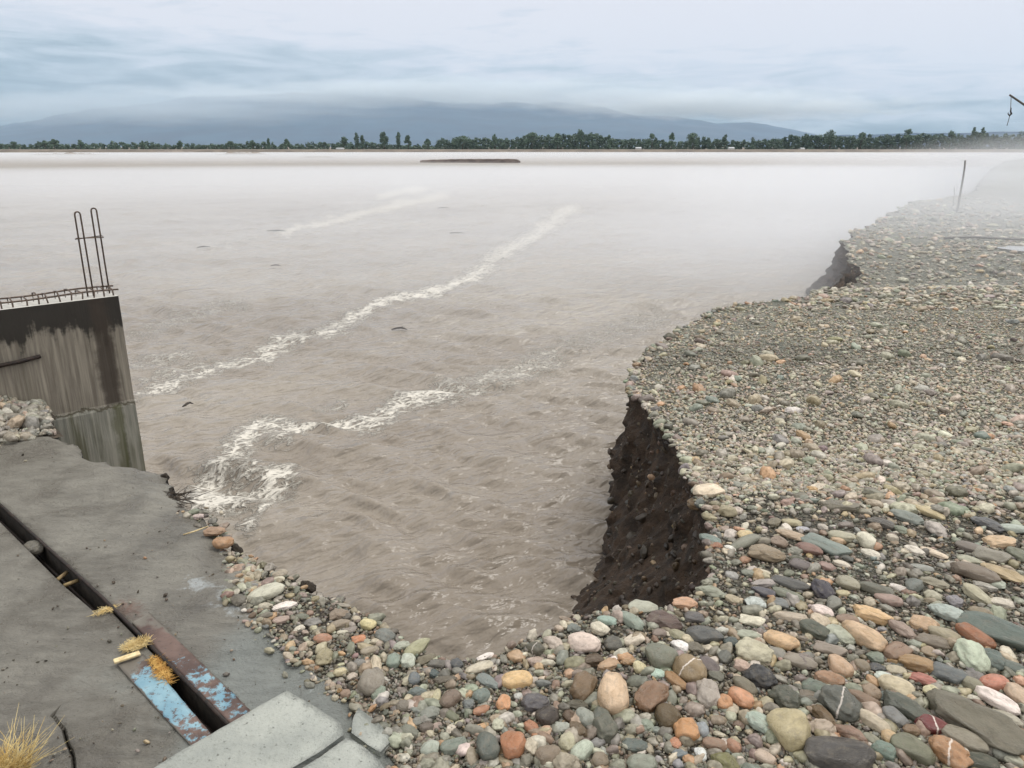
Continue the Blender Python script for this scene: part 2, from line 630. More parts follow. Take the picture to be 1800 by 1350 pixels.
gpoly = np.vstack([rimR, [(120, 150), (300, 150), (300, -40), (0.0, -40)], [(0.0, -0.5)], brd[::-1][:-1]])
wall_pt = Vector((WC.x, WC.y, 0)) + WD * 0.30
wall_pts = [(WC.x + WD.x * s_ + WN.x * 0.004, WC.y + WD.y * s_ + WN.y * 0.004) for s_ in np.linspace(0.50, 14, 30)]
ppoly = np.vstack([brd, [(0.0, -0.5), (0.0, -40), (-40, -40)], wall_pts[::-1], rimL[:-1]])


def zground(x, y):
    r_ = np.hypot(x, y)
    z = 0.012 * fbm(x * 2.2, y * 2.2, octv=4, seed=21) + 0.03 * fbm(x * 0.6, y * 0.6, octv=3, seed=22) * np.clip((r_ - 2) / 4, 0, 1)
    z = z + 0.10 * fbm(x * 0.25, y * 0.25, octv=3, seed=23) * np.clip((r_ - 9) / 8, 0, 1)
    z = z + 0.9 * np.clip((r_ - 34) / 14, 0, 1) ** 2
    # the ground dips behind the near plateau
    z = z - 0.22 * np.exp(-((y - 10.2 - 0.12 * (x - 4)) / 0.95) ** 2) * np.clip((x - 3.0) / 1.0, 0, 1)
    return z


def cdt_fill(poly, inner):
    """triangulate a polygon with interior points"""
    pts = [Vector((float(p[0]), float(p[1]))) for p in poly] + [Vector((float(p[0]), float(p[1]))) for p in inner]
    n = len(poly)
    edges = [(i, (i + 1) % n) for i in range(n)]
    vs, es, fs, ov, oe, of_ = geometry.delaunay_2d_cdt(pts, edges, [], 0, 1e-6)
    v = np.array([(p.x, p.y) for p in vs])
    f = np.array([tuple(t3) for t3 in fs if len(t3) == 3], np.int32)
    c = v[f].mean(axis=1)
    return v, f, c


def scatter_grid(bounds, step, jit, seed):
    x0, x1, y0, y1 = bounds
    xs, ys = np.meshgrid(np.arange(x0, x1, step), np.arange(y0, y1, step))
    rg = np.random.default_rng(seed)
    return np.stack([xs.ravel() + rg.uniform(-jit, jit, xs.size) * step, ys.ravel() + rg.uniform(-jit, jit, xs.size) * step], 1)


def inside_points(poly, specs, margin):
    acc = []
    for i, (bounds, step, excl) in enumerate(specs):
        g = scatter_grid(bounds, step, 0.3, 100 + i)
        ok = pip(g[:, 0], g[:, 1], poly)
        if excl is not None:
            x0, x1, y0, y1 = excl
            ok &= ~((g[:, 0] > x0) & (g[:, 0] < x1) & (g[:, 1] > y0) & (g[:, 1] < y1))
        g = g[ok]
        g = g[dist_poly(g[:, 0], g[:, 1], poly, True) > min(margin, step * 0.35)]
        acc.append(g)
    return np.vstack(acc)


# ================================================================== ground: gravel bank
gin = inside_points(gpoly, [((-1.6, 4.2, 1.2, 6.5), 0.06, None), ((-2, 12, 1, 16), 0.25, (-1.6, 4.2, 1.2, 6.5)),
                            ((-2, 60, -6, 60), 1.2, (-2, 12, 1, 16)), ((-5, 300, -40, 150), 8.0, (-2, 60, -6, 60))], 0.02)
gv, gf, gc = cdt_fill(gpoly, gin)
gf = gf[pip(gc[:, 0], gc[:, 1], gpoly)]
gz = zground(gv[:, 0], gv[:, 1])
gr_ = np.hypot(gv[:, 0], gv[:, 1])
gz = gz - 0.9 * np.clip((gr_ - 34) / 14, 0, 1) ** 2 * (1 - np.clip(dist_poly(gv[:, 0], gv[:, 1], rimR) / 9.0, 0, 1))
nb = len(gpoly)
# skirt: the eroded face under the rim
nR = len(rimR)
tg = np.gradient(rimR, axis=0)
tg /= np.maximum(np.hypot(tg[:, 0], tg[:, 1])[:, None], 1e-6)
# smooth the normals along the rim
ker = np.hanning(13); ker /= ker.sum()
for c in range(2):
    tg[:, c] = np.convolve(np.pad(tg[:, c], 6, 'edge'), ker, 'valid')
tg /= np.maximum(np.hypot(tg[:, 0], tg[:, 1])[:, None], 1e-6)
outn = np.stack([-tg[:, 1], tg[:, 0]], 1)
mid = rimR[nR // 2]
# foot of the cliff spreads most at the head of the bay
ru, rv = proj(rimR[:, 0], rimR[:, 1], np.zeros(nR))
foot = np.interp(np.arange(nR), [0, nR - 1], [0.15, 0.6])
key = [(425, 978, .1), (860, 1160, .10), (990, 1100, .12), (1015, 1088, .2), (1100, 1066, .62), (1180, 1064, .85), (1252, 1010, .85), (1240, 905, .80), (1215, 862, .73), (1196, 800, .56), (1170, 760, .42), (1132, 720, .28), (1101, 684, .06), (1190, 582, .1),
       (1410, 523, .25), (1500, 466, .4), (1478, 423, .45), (1560, 375, .5), (1715, 334, 1.6), (1730, 310, 3.2), (1768, 284, 3.6), (1800, 279, 3.5)]
kp = np.array([P(a, b)[:2] for a, b, c in key])
ki = [int(np.argmin(np.hypot(rimR[:, 0] - p[0], rimR[:, 1] - p[1]))) for p in kp]
foot = np.interp(np.arange(nR), ki, [c for a, b, c in key])
ROWS = 30
DEPTH = 1.35
skv = []
for r_ in range(1, ROWS + 1):
    q = r_ / ROWS
    zz_ = -DEPTH * q
    qq = np.clip(-zz_ / 1.0, 0, 1.35)
    off = foot * (0.12 * qq + 0.88 * np.clip((qq - 0.25) / 0.75, 0, 2) ** 1.6) - 0.035 * np.sin(min(1, qq * 4) * math.pi)
    sc = np.clip(np.hypot(rimR[:, 0], rimR[:, 1]) / 4.0, 0.7, 1.6)
    rough = 0.10 * fbm(rimR[:, 0] * 5, rimR[:, 1] * 5, np.full(nR, zz_ * 4), 4, 41, 0.6) + 0.045 * fbm(rimR[:, 0] * 26, rimR[:, 1] * 26, np.full(nR, zz_ * 22), 3, 47, 0.6)
    off = off + rough * sc * min(1.0, q * 6)
    skv.append(np.column_stack([rimR + outn * off[:, None], np.full(nR, zz_) + 0.012 * fbm(rimR[:, 0] * 9, rimR[:, 1] * 9, np.full(nR, zz_ * 9), 2, 51)]))
skv = np.array(skv)                       # rows, nR, 3
topv = np.column_stack([gv, gz])
V = np.vstack([topv, skv.reshape(-1, 3)])
base = len(topv)
quads = []
for r_ in range(ROWS):
    up = np.arange(nR) if r_ == 0 else base + (r_ - 1) * nR + np.arange(nR)
    lo = base + r_ * nR + np.arange(nR)
    quads.append(np.stack([up[:-1], lo[:-1], lo[1:], up[1:]], 1))
quads = np.vstack(quads)
tris = np.vstack([gf, quads[:, [0, 1, 2]], quads[:, [0, 2, 3]]])
mi = np.concatenate([np.zeros(len(gf), int), np.ones(2 * len(quads), int)])
ground = mesh_np("ground", V, tris, [m_bed, m_soil], None, True, mi)
fattr(ground, 'dist', np.hypot(V[:, 0], V[:, 1]))
tag(ground, "grey gravel river bank with a raw undercut edge of dark earth", "ground", kind="structure")

# ================================================================== concrete apron with its slot
slot_r = [(-70, 815), (0, 886), (60, 940), (120, 994), (180, 1049), (240, 1108), (300, 1168), (360, 1228), (408, 1277), (450, 1318)]
slot_l = [(-70, 850), (0, 918), (40, 958), (110, 1028), (166, 1076), (186, 1066), (230, 1111), (283, 1164), (262, 1152), (290, 1200), (330, 1248), (365, 1290), (410, 1340)]
slot = np.array([tuple(P(u, v)[:2]) for u, v in slot_r + slot_l[::-1]])
slotd = dense([*map(tuple, slot), tuple(slot[0])], 0.04)[:-1]
pin = inside_points(ppoly, [((-4.2, 0.2, 0.9, 4.9), 0.032, None), ((-14, 0, -6, 6), 0.6, (-4.2, 0.2, 0.9, 4.9)), ((-40, 0, -40, 6), 5.0, (-14, 0, -6, 6))], 0.015)
ckw = dense([tuple(P(u, v)[:2]) for u, v in ((92, 1258), (102, 1270), (112, 1282), (118, 1305), (128, 1330), (133, 1372), (140, 1420))], 0.012, 0.006, 15, 20)
pin = pin[dist_poly(pin[:, 0], pin[:, 1], ckw) > 0.014]
pin = np.vstack([pin, ckw, ckw + [0.006, 0.002], ckw - [0.006, 0.002]])
din = dist_poly(pin[:, 0], pin[:, 1], slotd, True)
pin = pin[(din > 0.012) & ~pip(pin[:, 0], pin[:, 1], slotd)]
nP, nS = len(ppoly), len(slotd)
pts = [Vector(map(float, p)) for p in ppoly] + [Vector(map(float, p)) for p in slotd] + [Vector(map(float, p)) for p in pin]
edges = [(i, (i + 1) % nP) for i in range(nP)] + [(nP + i, nP + (i + 1) % nS) for i in range(nS)]
vs, es, fs, _a, _b, _c = geometry.delaunay_2d_cdt(pts, edges, [], 0, 1e-6)
pv = np.array([(p.x, p.y) for p in vs])
pf = np.array([tuple(f) for f in fs if len(f) == 3], np.int32)
pc = pv[pf].mean(axis=1)
pf = pf[pip(pc[:, 0], pc[:, 1], ppoly) & ~pip(pc[:, 0], pc[:, 1], slotd)]
dsl = dist_poly(pv[:, 0], pv[:, 1], slotd, True)
drm = dist_poly(pv[:, 0], pv[:, 1], rimL)
pz = (0.014 * fbm(pv[:, 0] * 3, pv[:, 1] * 3, octv=4, seed=61) + 0.017 * fbm(pv[:, 0] * 9, pv[:, 1] * 6, octv=4, seed=66, gain=0.6)) * np.clip((dsl - 0.09) / 0.14, 0.06, 1)
pz = pz - 0.012 * np.exp(-(dist_poly(pv[:, 0], pv[:, 1], ckw) / 0.004) ** 2)
pz = pz - 0.05 * np.clip(1 - drm / 0.12, 0, 1) ** 2 * (0.6 + 0.4 * fbm(pv[:, 0] * 9, pv[:, 1] * 9, octv=2, seed=63))
V = [np.column_stack([pv, pz])]
F = [pf]
cnt = len(pv)
outer_ring = np.arange(nP)
def add_skirt(ring_idx, depth, rows, outw, seed, close=True):
    global cnt
    prev = np.asarray(ring_idx)
    xy = pv[prev]
    tgx = np.roll(xy, -1, 0) - np.roll(xy, 1, 0)
    tgx /= np.maximum(np.hypot(tgx[:, 0], tgx[:, 1])[:, None], 1e-6)
    area = 0.5 * np.sum(xy[:, 0] * np.roll(xy[:, 1], -1) - np.roll(xy[:, 0], -1) * xy[:, 1])
    nn = np.stack([tgx[:, 1], -tgx[:, 0]], 1) * (1 if area > 0 else -1)
    for r_ in range(1, rows + 1):
        zz_ = -depth * r_ / rows
        o_ = outw * r_ / rows + 0.02 * fbm(xy[:, 0] * 12, xy[:, 1] * 12, np.full(len(xy), zz_ * 12), 3, seed) * (1 if rows > 3 else 0)
        q = np.column_stack([xy + nn * o_[:, None] if np.ndim(o_) else xy + nn * o_, np.full(len(xy), zz_)])
        V.append(q)
        cur = cnt + np.arange(len(xy))
        cnt += len(xy)
        F.append(np.stack([prev, cur, np.roll(cur, -1)], 1))
        F.append(np.stack([prev, np.roll(cur, -1), np.roll(prev, -1)], 1))
        prev = cur
    return prev
add_skirt(outer_ring, 1.3, 8, 0.06, 71)
n_top = len(pf)
n_soil0 = sum(len(f) for f in F)
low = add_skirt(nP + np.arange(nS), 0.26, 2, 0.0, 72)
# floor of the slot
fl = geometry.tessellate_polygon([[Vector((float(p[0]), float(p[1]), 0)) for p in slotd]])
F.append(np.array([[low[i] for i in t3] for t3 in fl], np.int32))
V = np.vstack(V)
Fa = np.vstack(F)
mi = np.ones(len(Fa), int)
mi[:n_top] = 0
apron = mesh_np("pavement", V, Fa, [m_apron, m_dark], None, True, mi)
tag(apron, "silt covered concrete apron with a long open slot, broken off at the river", "pavement", kind="structure")
U_, V_ = proj(V[:, 0], V[:, 1], V[:, 2])


def blob(u, v, ru_, rv_):
    return np.exp(-(((U_ - u) / ru_) ** 2 + ((V_ - v) / rv_) ** 2))
clean = np.clip((V_ - 1080) / 200, 0, 1) * np.clip((U_ - 180) / 260, 0, 1) + 0.5 * blob(470, 1150, 120, 90) + 0.35 * blob(150, 1210, 140, 90)
fattr(apron, 'clean', clean)
fattr(apron, 'rust', 0.55 * blob(222, 1070, 46, 26) + 0.4 * blob(285, 1110, 50, 30) + 0.3 * blob(230, 980, 120, 60))
fattr(apron, 'pale', 0.62 * blob(345, 1025, 26, 15) + 0.5 * blob(410, 1068, 34, 24) + 0.32 * blob(395, 1040, 70, 40) + 0.3 * blob(560, 1200, 70, 40) + 0.15 + 0.3 * blob(120, 1040, 60, 12))
ck = dist_poly(V[:, 0], V[:, 1], ckw)
fattr(apron, 'crack', np.exp(-(ck / 0.0045) ** 2))

# ================================================================== river
ys = np.concatenate([np.geomspace(2.0, 14.0, 420), np.geomspace(14.15, 130, 240), np.geomspace(134, 520, 40)])
rs = np.concatenate([np.linspace(-1.15, 1.1, 440)])
YY, QQ = np.meshgrid(ys, rs, indexing='ij')
XX = QQ * (YY + 0.6)
rg = np.random.default_rng(5)
ZZ = np.zeros_like(XX)
wx = 0.25 * fbm(XX * 0.8, YY * 0.8, octv=3, seed=81)
wy = 0.25 * fbm(XX * 0.8 + 40, YY * 0.8, octv=3, seed=82)
for k in range(34):
    lam = float(np.exp(rg.uniform(np.log(0.16), np.log(1.0))))
    th = R(66) + rg.normal(0, 0.36)
    kx, ky = math.cos(th) * 2 * math.pi / lam, math.sin(th) * 2 * math.pi / lam
    ph = (XX + wx) * kx + (YY + wy) * ky + rg.uniform(0, 6.28)
    cell = np.gradient(ys)[:, None]
    amp = 0.0082 * lam ** 0.75 * np.clip(lam / (4 * cell), 0, 1)
    ZZ += amp * (np.exp(np.sin(ph)) - 1.27)
env = 0.92 + 0.35 * fbm(XX * 0.45, YY * 0.45, octv=3, seed=83)
ZZ *= np.clip(env, 0.1, 1.6)
nz1, nx1 = YY.shape
idx = np.arange(nz1 * nx1).reshape(nz1, nx1)
wf = np.stack([idx[:-1, :-1].ravel(), idx[:-1, 1:].ravel(), idx[1:, 1:].ravel(), idx[1:, :-1].ravel()], 1)
WV = np.column_stack([XX.ravel(), YY.ravel(), (WATER_Z + ZZ).ravel()])
river = mesh_np("river", WV, wf, m_water, None, True)
tag(river, "wide muddy river in flood with thin streaks of foam", "river", kind="structure")
FU, FV = proj(WV[:, 0], WV[:, 1], np.full(len(WV), WATER_Z))
foam = np.zeros(len(WV))


def streak(pts, wd, gain=1.0, asp=1.9):
    global foam
    a = np.array(pts, float)
    jx = 10 * fbm(FU / 30, FV / 14, octv=3, seed=91)
    dd = dist_poly(FU + jx, (FV + 0.6 * jx) * asp, [(p[0], p[1] * asp) for p in pts])
    foam = np.maximum(foam, gain * np.exp(-(dd / (1.35 * wd)) ** 2))
streak([(1005, 368), (985, 380), (945, 408), (905, 432), (865, 455), (832, 488)], 17, 0.66)
streak([(832, 488), (800, 498), (760, 512), (720, 520), (690, 526), (655, 540), (615, 560)], 13, 0.78)
streak([(640, 550), (600, 575), (570, 585)], 22, 0.6)
streak([(530, 592), (505, 600), (480, 615), (470, 628)], 22, 0.66)
streak([(470, 628), (430, 636), (390, 645), (355, 655), (300, 675), (262, 690), (243, 697)], 18, 0.62)
streak([(355, 640), (300, 655), (250, 668)], 15, 0.45)
streak([(320, 622), (280, 632), (238, 640)], 20, 0.45)
streak([(960, 632), (915, 655), (870, 668), (820, 682), (780, 690)], 34, 0.48)
streak([(780, 690), (740, 698), (705, 712), (680, 722), (645, 747)], 24, 0.72)
streak([(645, 748), (600, 745), (555, 748), (520, 752)], 15, 0.72)
streak([(520, 755), (490, 745), (455, 745), (432, 765), (418, 790), (400, 815), (372, 832), (360, 850)], 24, 0.68)
streak([(495, 770), (470, 760), (440, 770)], 24, 0.5)
streak([(360, 850), (372, 868), (352, 892), (395, 885), (440, 872), (470, 852), (492, 838)], 28, 0.78)
streak([(385, 862), (430, 860), (470, 862)], 38, 0.6)
streak([(420, 840), (475, 830), (495, 850)], 24, 0.5)
streak([(480, 880), (455, 905), (432, 928)], 11, 0.62)
streak([(778, 345), (735, 350), (690, 362), (640, 376), (580, 388), (530, 400), (500, 408)], 14, 0.66)
streak([(740, 333), (690, 342), (668, 344)], 11, 0.7)
streak([(445, 418), (400, 430), (355, 438)], 10, 0.4)
streak([(1150, 560), (1080, 585), (1000, 605)], 36, 0.34)
streak([(420, 535), (390, 540), (320, 558), (240, 590)], 24, 0.35)
streak([(600, 705), (560, 722)], 12, 0.4)
foam = np.clip(foam, 0, 1)
fattr(river, 'foam', foam)

# ================================================================== left retaining wall with starter bars
m_wall, t_, b_ = new_mat("stained_concrete")
tc = t_.n('ShaderNodeTexCoord')
sepw = t_.n('ShaderNodeSeparateXYZ')
t_.l(tc.outputs['Object'], sepw.inputs[0])
lx, ly, lz = sepw.outputs
st1 = t_.noise(t_.mapping(tc.outputs['Object'], scale=(9.0, 9.0, 0.55)), 1.6, 5.0, 0.6)
st2 = t_.noise(t_.mapping(tc.outputs['Object'], scale=(30.0, 30.0, 1.2)), 1.5, 5.0, 0.65)
bl = t_.noise(tc.outputs['Object'], 7.0, 6.0, 0.65)
c_ = t_.mix(t_.sstep(st2, 0.3, 0.7), srgb(108, 101, 90), srgb(150, 143, 129))
c_ = t_.mix(t_.sstep(st1, 0.5, 0.68, 0, 0.55), c_, srgb(84, 79, 66))
# below the pour joint the concrete is paler and greener
low_c = t_.mix(t_.sstep(st2, 0.3, 0.7), srgb(118, 118, 108), srgb(158, 156, 144))
low_c = t_.mix(t_.sstep(st1, 0.5, 0.64, 0, 0.7), low_c, srgb(78, 78, 50))
jl = t_.math('ADD', lz, t_.math('MULTIPLY', t_.math('SUBTRACT', bl, 0.5), 0.16))
c_ = t_.mix(t_.sstep(jl, -0.045, -0.025), low_c, c_)
c_ = t_.mix(t_.math('MULTIPLY', t_.sstep(jl, -0.060, -0.045), t_.sstep(jl, -0.045, -0.03, 1, 0)), c_, srgb(70, 64, 48))
# black algae along the top with long drips
drip = t_.math('ADD', t_.math('MULTIPLY', st1, 0.70), t_.math('MULTIPLY', bl, 0.62))
edge = t_.math('ADD', lz, t_.math('MULTIPLY', drip, 0.55))
c_ = t_.mix(t_.sstep(edge, 0.80, 0.88), c_, srgb(47, 43, 37))
# one wide wet stain below the second starter bar
sx = t_.math('ADD', lx, t_.math('MULTIPLY', t_.math('SUBTRACT', bl, 0.5), 0.12))
wet = t_.math('MULTIPLY', t_.sstep(sx, 0.05, 0.10), t_.sstep(sx, 0.16, 0.21, 1, 0))
wet = t_.math('MULTIPLY', wet, t_.sstep(lz, -0.06, -0.02))
c_ = t_.mix(t_.math('MULTIPLY', wet, 0.85), c_, srgb(58, 49, 40))
wet2 = t_.math('MULTIPLY', t_.math('MULTIPLY', t_.sstep(sx, 0.07, 0.10), t_.sstep(sx, 0.13, 0.17, 1, 0)), t_.sstep(lz, -0.06, -0.03, 1, 0))
c_ = t_.mix(t_.math('MULTIPLY', wet2, 0.6), c_, srgb(74, 76, 40))
# top face: light bare concrete
gn = t_.n('ShaderNodeNewGeometry')
sn = t_.n('ShaderNodeSeparateXYZ')
t_.l(gn.outputs['Normal'], sn.inputs[0])
c_ = t_.mix(t_.sstep(sn.outputs[2], 0.7, 0.9), c_, srgb(188, 186, 180))
t_.l(c_, b_.inputs['Base Color'])
b_.inputs['Roughness'].default_value = 0.7
bump(t_, b_, t_.math('ADD', bl, st2), 0.4, 0.012)

wall = empty("retaining_wall", (WC.x, WC.y, 0))
wall.rotation_euler = (0, 0, math.atan2(WD.y, WD.x))
tag(wall, "stained concrete retaining wall standing in the river with bare steel starter bars on top", "wall")
# local frame: +x along the wall away from its free end, +y away from the camera or towards it
yl = Vector((-math.sin(wall.rotation_euler.z), math.cos(wall.rotation_euler.z), 0))
ysgn = -1.0 if yl.dot(WN) > 0 else 1.0        # local y sign pointing away from the camera
TH = 0.20
nx_, nz_ = 160, 60
gx = np.concatenate([np.linspace(0, 2.0, 120), np.linspace(2.1, 14, 41)])
gz_ = np.linspace(-1.4, WALL_TOP, nz_)
fr = []
GX, GZ = np.meshgrid(gx, gz_, indexing='ij')
ny = 0.008 * fbm(GX * 3, GZ * 3, octv=4, seed=131)
ny = ny + 0.012 * np.clip((-0.035 - GZ) / 0.01, 0, 1)      # lower pour stands slightly proud
front = np.column_stack([GX.ravel(), (-ysgn * ny).ravel(), GZ.ravel()])
ii = np.arange(GX.size).reshape(GX.shape)
f1_ = np.stack([ii[:-1, :-1].ravel(), ii[1:, :-1].ravel(), ii[1:, 1:].ravel(), ii[:-1, 1:].ravel()], 1)
nfr = len(front)
back = np.array([(x, ysgn * TH, z) for x in (0, 14) for z in (-1.4, WALL_TOP)])
vs_ = np.vstack([front, back])
quads_ = [list(q) for q in f1_]
# top strip, end strip
tops = ii[:, -1]
bk = nfr + np.array([0, 1, 2, 3])
mbw = MB()
mbw.add(vs_, quads_)
# top face as fan to back edge points
tb = [(x, ysgn * TH, WALL_TOP) for x in gx]
b0 = len(mbw.v)
mbw.v += tb
for i in range(len(gx) - 1):
    mbw.f.append((int(tops[i]), int(tops[i + 1]), b0 + i + 1, b0 + i))
ends = ii[0, :]
b1 = len(mbw.v)
mbw.v += [(0, ysgn * TH, z) for z in gz_]
for i in range(nz_ - 1):
    mbw.f.append((int(ends[i]), int(ends[i + 1]), b1 + i + 1, b1 + i))
mbw.f.append((b1, b1 + nz_ - 1, b0 + len(gx) - 1, nfr + 2))
body = mbw.build("wall_body", m_wall, wall)

zt = WALL_TOP
# hairpin starter bars: two, tied together
for k, (sx_, sy_) in enumerate(((0.135, 0.10), (0.03, 0.13))):
    mb = MB()
    wv = 0.016
    hgt = 0.52 if k == 0 else 0.535
    pts_ = [(sx_ - wv, ysgn * sy_, zt - 0.05), (sx_ - wv, ysgn * sy_, zt + hgt)]
    for a in range(1, 6):
        an = math.pi * (1 - a / 6)
        pts_.append((sx_ + wv * math.cos(an), ysgn * sy_, zt + hgt + wv * math.sin(an)))
    pts_ += [(sx_ + wv, ysgn * sy_, zt + hgt), (sx_ + wv, ysgn * (sy_ + 0.01), zt - 0.05)]
    mb.tube(pts_, 0.0050, 8)
    mb.build("starter_bar", m_rebar, wall, True)
mb = MB()
zb = zt + 0.37
rr = [(0.165, 0.092), (0.0, 0.118), (0.0, 0.15), (0.165, 0.125)]
mb.tube([(a, ysgn * b, zb + 0.004 * (-1) ** i) for i, (a, b) in enumerate(rr + rr[:1])], 0.0034, 6)
mb.build("tie_bar", m_rebar, wall, True)
# stirrup cage lying along the top
mb = MB()
for yy, hz in ((0.05, 0.035), (0.15, 0.045)):
    pts_ = [(x, ysgn * (yy + 0.004 * math.sin(7 * x)), zt + hz + 0.005 * math.sin(9 * x + yy)) for x in np.linspace(-0.02, 6, 60)]
    mb.tube(pts_, 0.0055, 6)
mb.build("top_rail", m_rebar, wall, True)
for k in range(46):
    x = 0.02 + k * 0.062 + random.uniform(-.008, .008)
    hh_ = 0.052 + random.uniform(-.01, .014)
    mb = MB()
    mb.tube([(x, ysgn * 0.035, zt - 0.02), (x + random.uniform(-.01, .01), ysgn * 0.036, zt + hh_ * 0.8), (x, ysgn * 0.10, zt + hh_), (x, ysgn * 0.165, zt + hh_ * 0.85), (x, ysgn * 0.168, zt - 0.02)], 0.0048, 6)
    mb.build("stirrup", m_rebar, wall, True)
# rusty bar stub let into the face near the pile
xs_ = 0.50
mb = MB()
mb.tube([(0.50, -ysgn * 0.012, 0.365), (0.62, -ysgn * 0.014, 0.352), (0.95, -ysgn * 0.012, 0.335)], 0.013, 8)
mb.build("bar_stub", m_steel, wall, True)

# ================================================================== cover slabs over the slot
def slab(name, pix, z0, z1, label, seed):
    poly = dense([*[tuple(P(u, v, z1)[:2]) for u, v in pix], tuple(P(*pix[0], z1)[:2])], 0.025, 0.004, seed, 14)[:-1]
    c = poly.mean(axis=0)
    loc = poly - c
    inner = scatter_grid((loc[:, 0].min(), loc[:, 0].max(), loc[:, 1].min(), loc[:, 1].max()), 0.03, 0.3, seed)
    inner = inner[pip(inner[:, 0], inner[:, 1], loc)]
    inner = inner[dist_poly(inner[:, 0], inner[:, 1], loc, True) > 0.012]
    v2, f2_, c2 = cdt_fill(loc, inner)
    f2_ = f2_[pip(c2[:, 0], c2[:, 1], loc)]
    de = dist_poly(v2[:, 0], v2[:, 1], loc, True)
    zt_ = (z1 - z0) + 0.0022 * fbm(v2[:, 0] * 14 + seed, v2[:, 1] * 14, octv=3, seed=seed) - 0.0012 * np.clip(1 - de / 0.003, 0, 1)
    n = len(loc)
    Vv = [np.column_stack([v2, zt_])]
    Ff = [f2_]
    prev = np.arange(n)
    m0 = len(v2)
    for r_ in range(1, 4):
        zz_ = (z1 - z0) * (1 - r_ / 3.0)
        o = loc + (loc / np.maximum(np.hypot(loc[:, 0], loc[:, 1])[:, None], 1e-6)) * (0.004 * fbm(loc[:, 0] * 20, loc[:, 1] * 20, np.full(n, r_ * 2.1), 2, seed + 2)[:, None] + 0.003)
        Vv.append(np.column_stack([o, np.full(n, zz_)]))
        cur = m0 + np.arange(n)
        m0 += n
        Ff.append(np.stack([prev, cur, np.roll(cur, -1)], 1))
        Ff.append(np.stack([prev, np.roll(cur, -1), np.roll(prev, -1)], 1))
        prev = cur
    o = mesh_np(name, np.vstack(Vv), np.vstack(Ff), m_slab, None, False)
    o.location = (c[0], c[1], z0)
    return tag(o, label, "slab", None)

slab("cover_slab", [(505, 1213), (560, 1245), (599, 1270), (604, 1291), (560, 1322), (508, 1352), (440, 1400), (330, 1470), (215, 1385), (262, 1354), (330, 1312), (420, 1260)], 0.012, 0.062,
     "larger pale concrete cover slab lying across the end of the slot", 201)
slab("cover_slab", [(610, 1295), (640, 1312), (668, 1336), (690, 1372), (650, 1420), (560, 1500), (470, 1440), (517, 1358), (565, 1328)], 0.010, 0.055,
     "smaller pale concrete slab beside the pebbles, past the dark gap", 202)
slab("broken_slab", [(630, 1243), (664, 1268), (690, 1300), (668, 1322), (646, 1308), (618, 1288), (620, 1262)], -0.012, 0.016,
     "small grey broken concrete piece wedged against the pebbles by the cover slab", 203)

# ================================================================== gate track beside the slot
m_blue, t_, b_ = new_mat("flaking_blue_paint")
tc = t_.n('ShaderNodeTexCoord')
p1 = t_.noise(tc.outputs['Object'], 34.0, 6.0, 0.68)
p2 = t_.noise(tc.outputs['Object'], 9.0, 4.0, 0.6)
wear = t_.attr('wear').outputs['Fac']
metal = t_.mix(t_.sstep(p2, 0.35, 0.65), srgb(70, 52, 46), srgb(104, 84, 76))
paint = t_.mix(t_.sstep(p2, 0.3, 0.7), srgb(98, 136, 154), srgb(130, 162, 174))
wv_ = t_.math('ADD', wear, t_.math('MULTIPLY', t_.math('SUBTRACT', p1, 0.5), 2.6))
c_ = t_.mix(t_.sstep(wv_, 0.34, 0.62), paint, metal)
eg = t_.math('ADD', t_.attr('edge').outputs['Fac'], t_.math('MULTIPLY', t_.math('SUBTRACT', p2, 0.5), 2.2))
c_ = t_.mix(t_.sstep(eg, 0.45, 0.75), c_, srgb(100, 95, 87))
p3 = t_.noise(tc.outputs['Object'], 90.0, 4.0, 0.6)
c_ = t_.mix(t_.sstep(p3, 0.60, 0.68, 0, 0.7), c_, srgb(52, 50, 50))
t_.l(c_, b_.inputs['Base Color'])
b_.inputs['Roughness'].default_value = 0.55
bump(t_, b_, p1, 0.5, 0.004)

def plate(name, lpts, rpts, z, mat, parent, wears, far_edge=False):
    """a strip between two pixel polylines lying on the apron"""
    n = 60
    def rs_(pts):
        a = np.array(pts, float)
        s_ = np.linspace(0, len(a) - 1, n)
        return np.stack([np.interp(s_, np.arange(len(a)), a[:, 0]), np.interp(s_, np.arange(len(a)), a[:, 1])], 1)
    L, Rr = rs_(lpts), rs_(rpts)
    vs, fs, wr = [], [], []
    m = 9
    for i in range(n):
        for j in range(m):
            q = L[i] + (Rr[i] - L[i]) * j / (m - 1)
            p = P(q[0], q[1], z)
            zz_ = z + 0.0015 * math.sin(i * 0.9 + j)
            vs.append((p.x, p.y, zz_))
            wr.append(np.interp(i / (n - 1), np.linspace(0, 1, len(wears)), wears) + 0.25 * (j in (0, m - 1)))
    for i in range(n - 1):
        for j in range(m - 1):
            a = i * m + j
            fs.append((a, a + 1, a + m + 1, a + m))
    nv = len(vs)
    vs += [(x, y, zz_ - 0.006) for x, y, zz_ in vs]
    fs += [tuple(k + nv for k in f[::-1]) for f in fs]
    for i in range(n - 1):
        for j in (0, m - 1):
            a = i * m + j
            fs.append((a, a + m, a + m + nv, a + nv))
    for j in range(m - 1):
        for i in (0, n - 1):
            a = i * m + j
            fs.append((a, a + 1, a + 1 + nv, a + nv))
    o = mesh_np(name, vs, fs, mat, parent)
    fattr(o, 'wear', wr + wr)
    ed = [max(0.9 * (j == m - 1 if far_edge else j == 0), 1.1 * max(0.0, 1 - i / 14.0), 0.8 * (i > n - 4)) for i in range(n) for j in range(m)]
    fattr(o, 'edge', ed + ed)
    return o

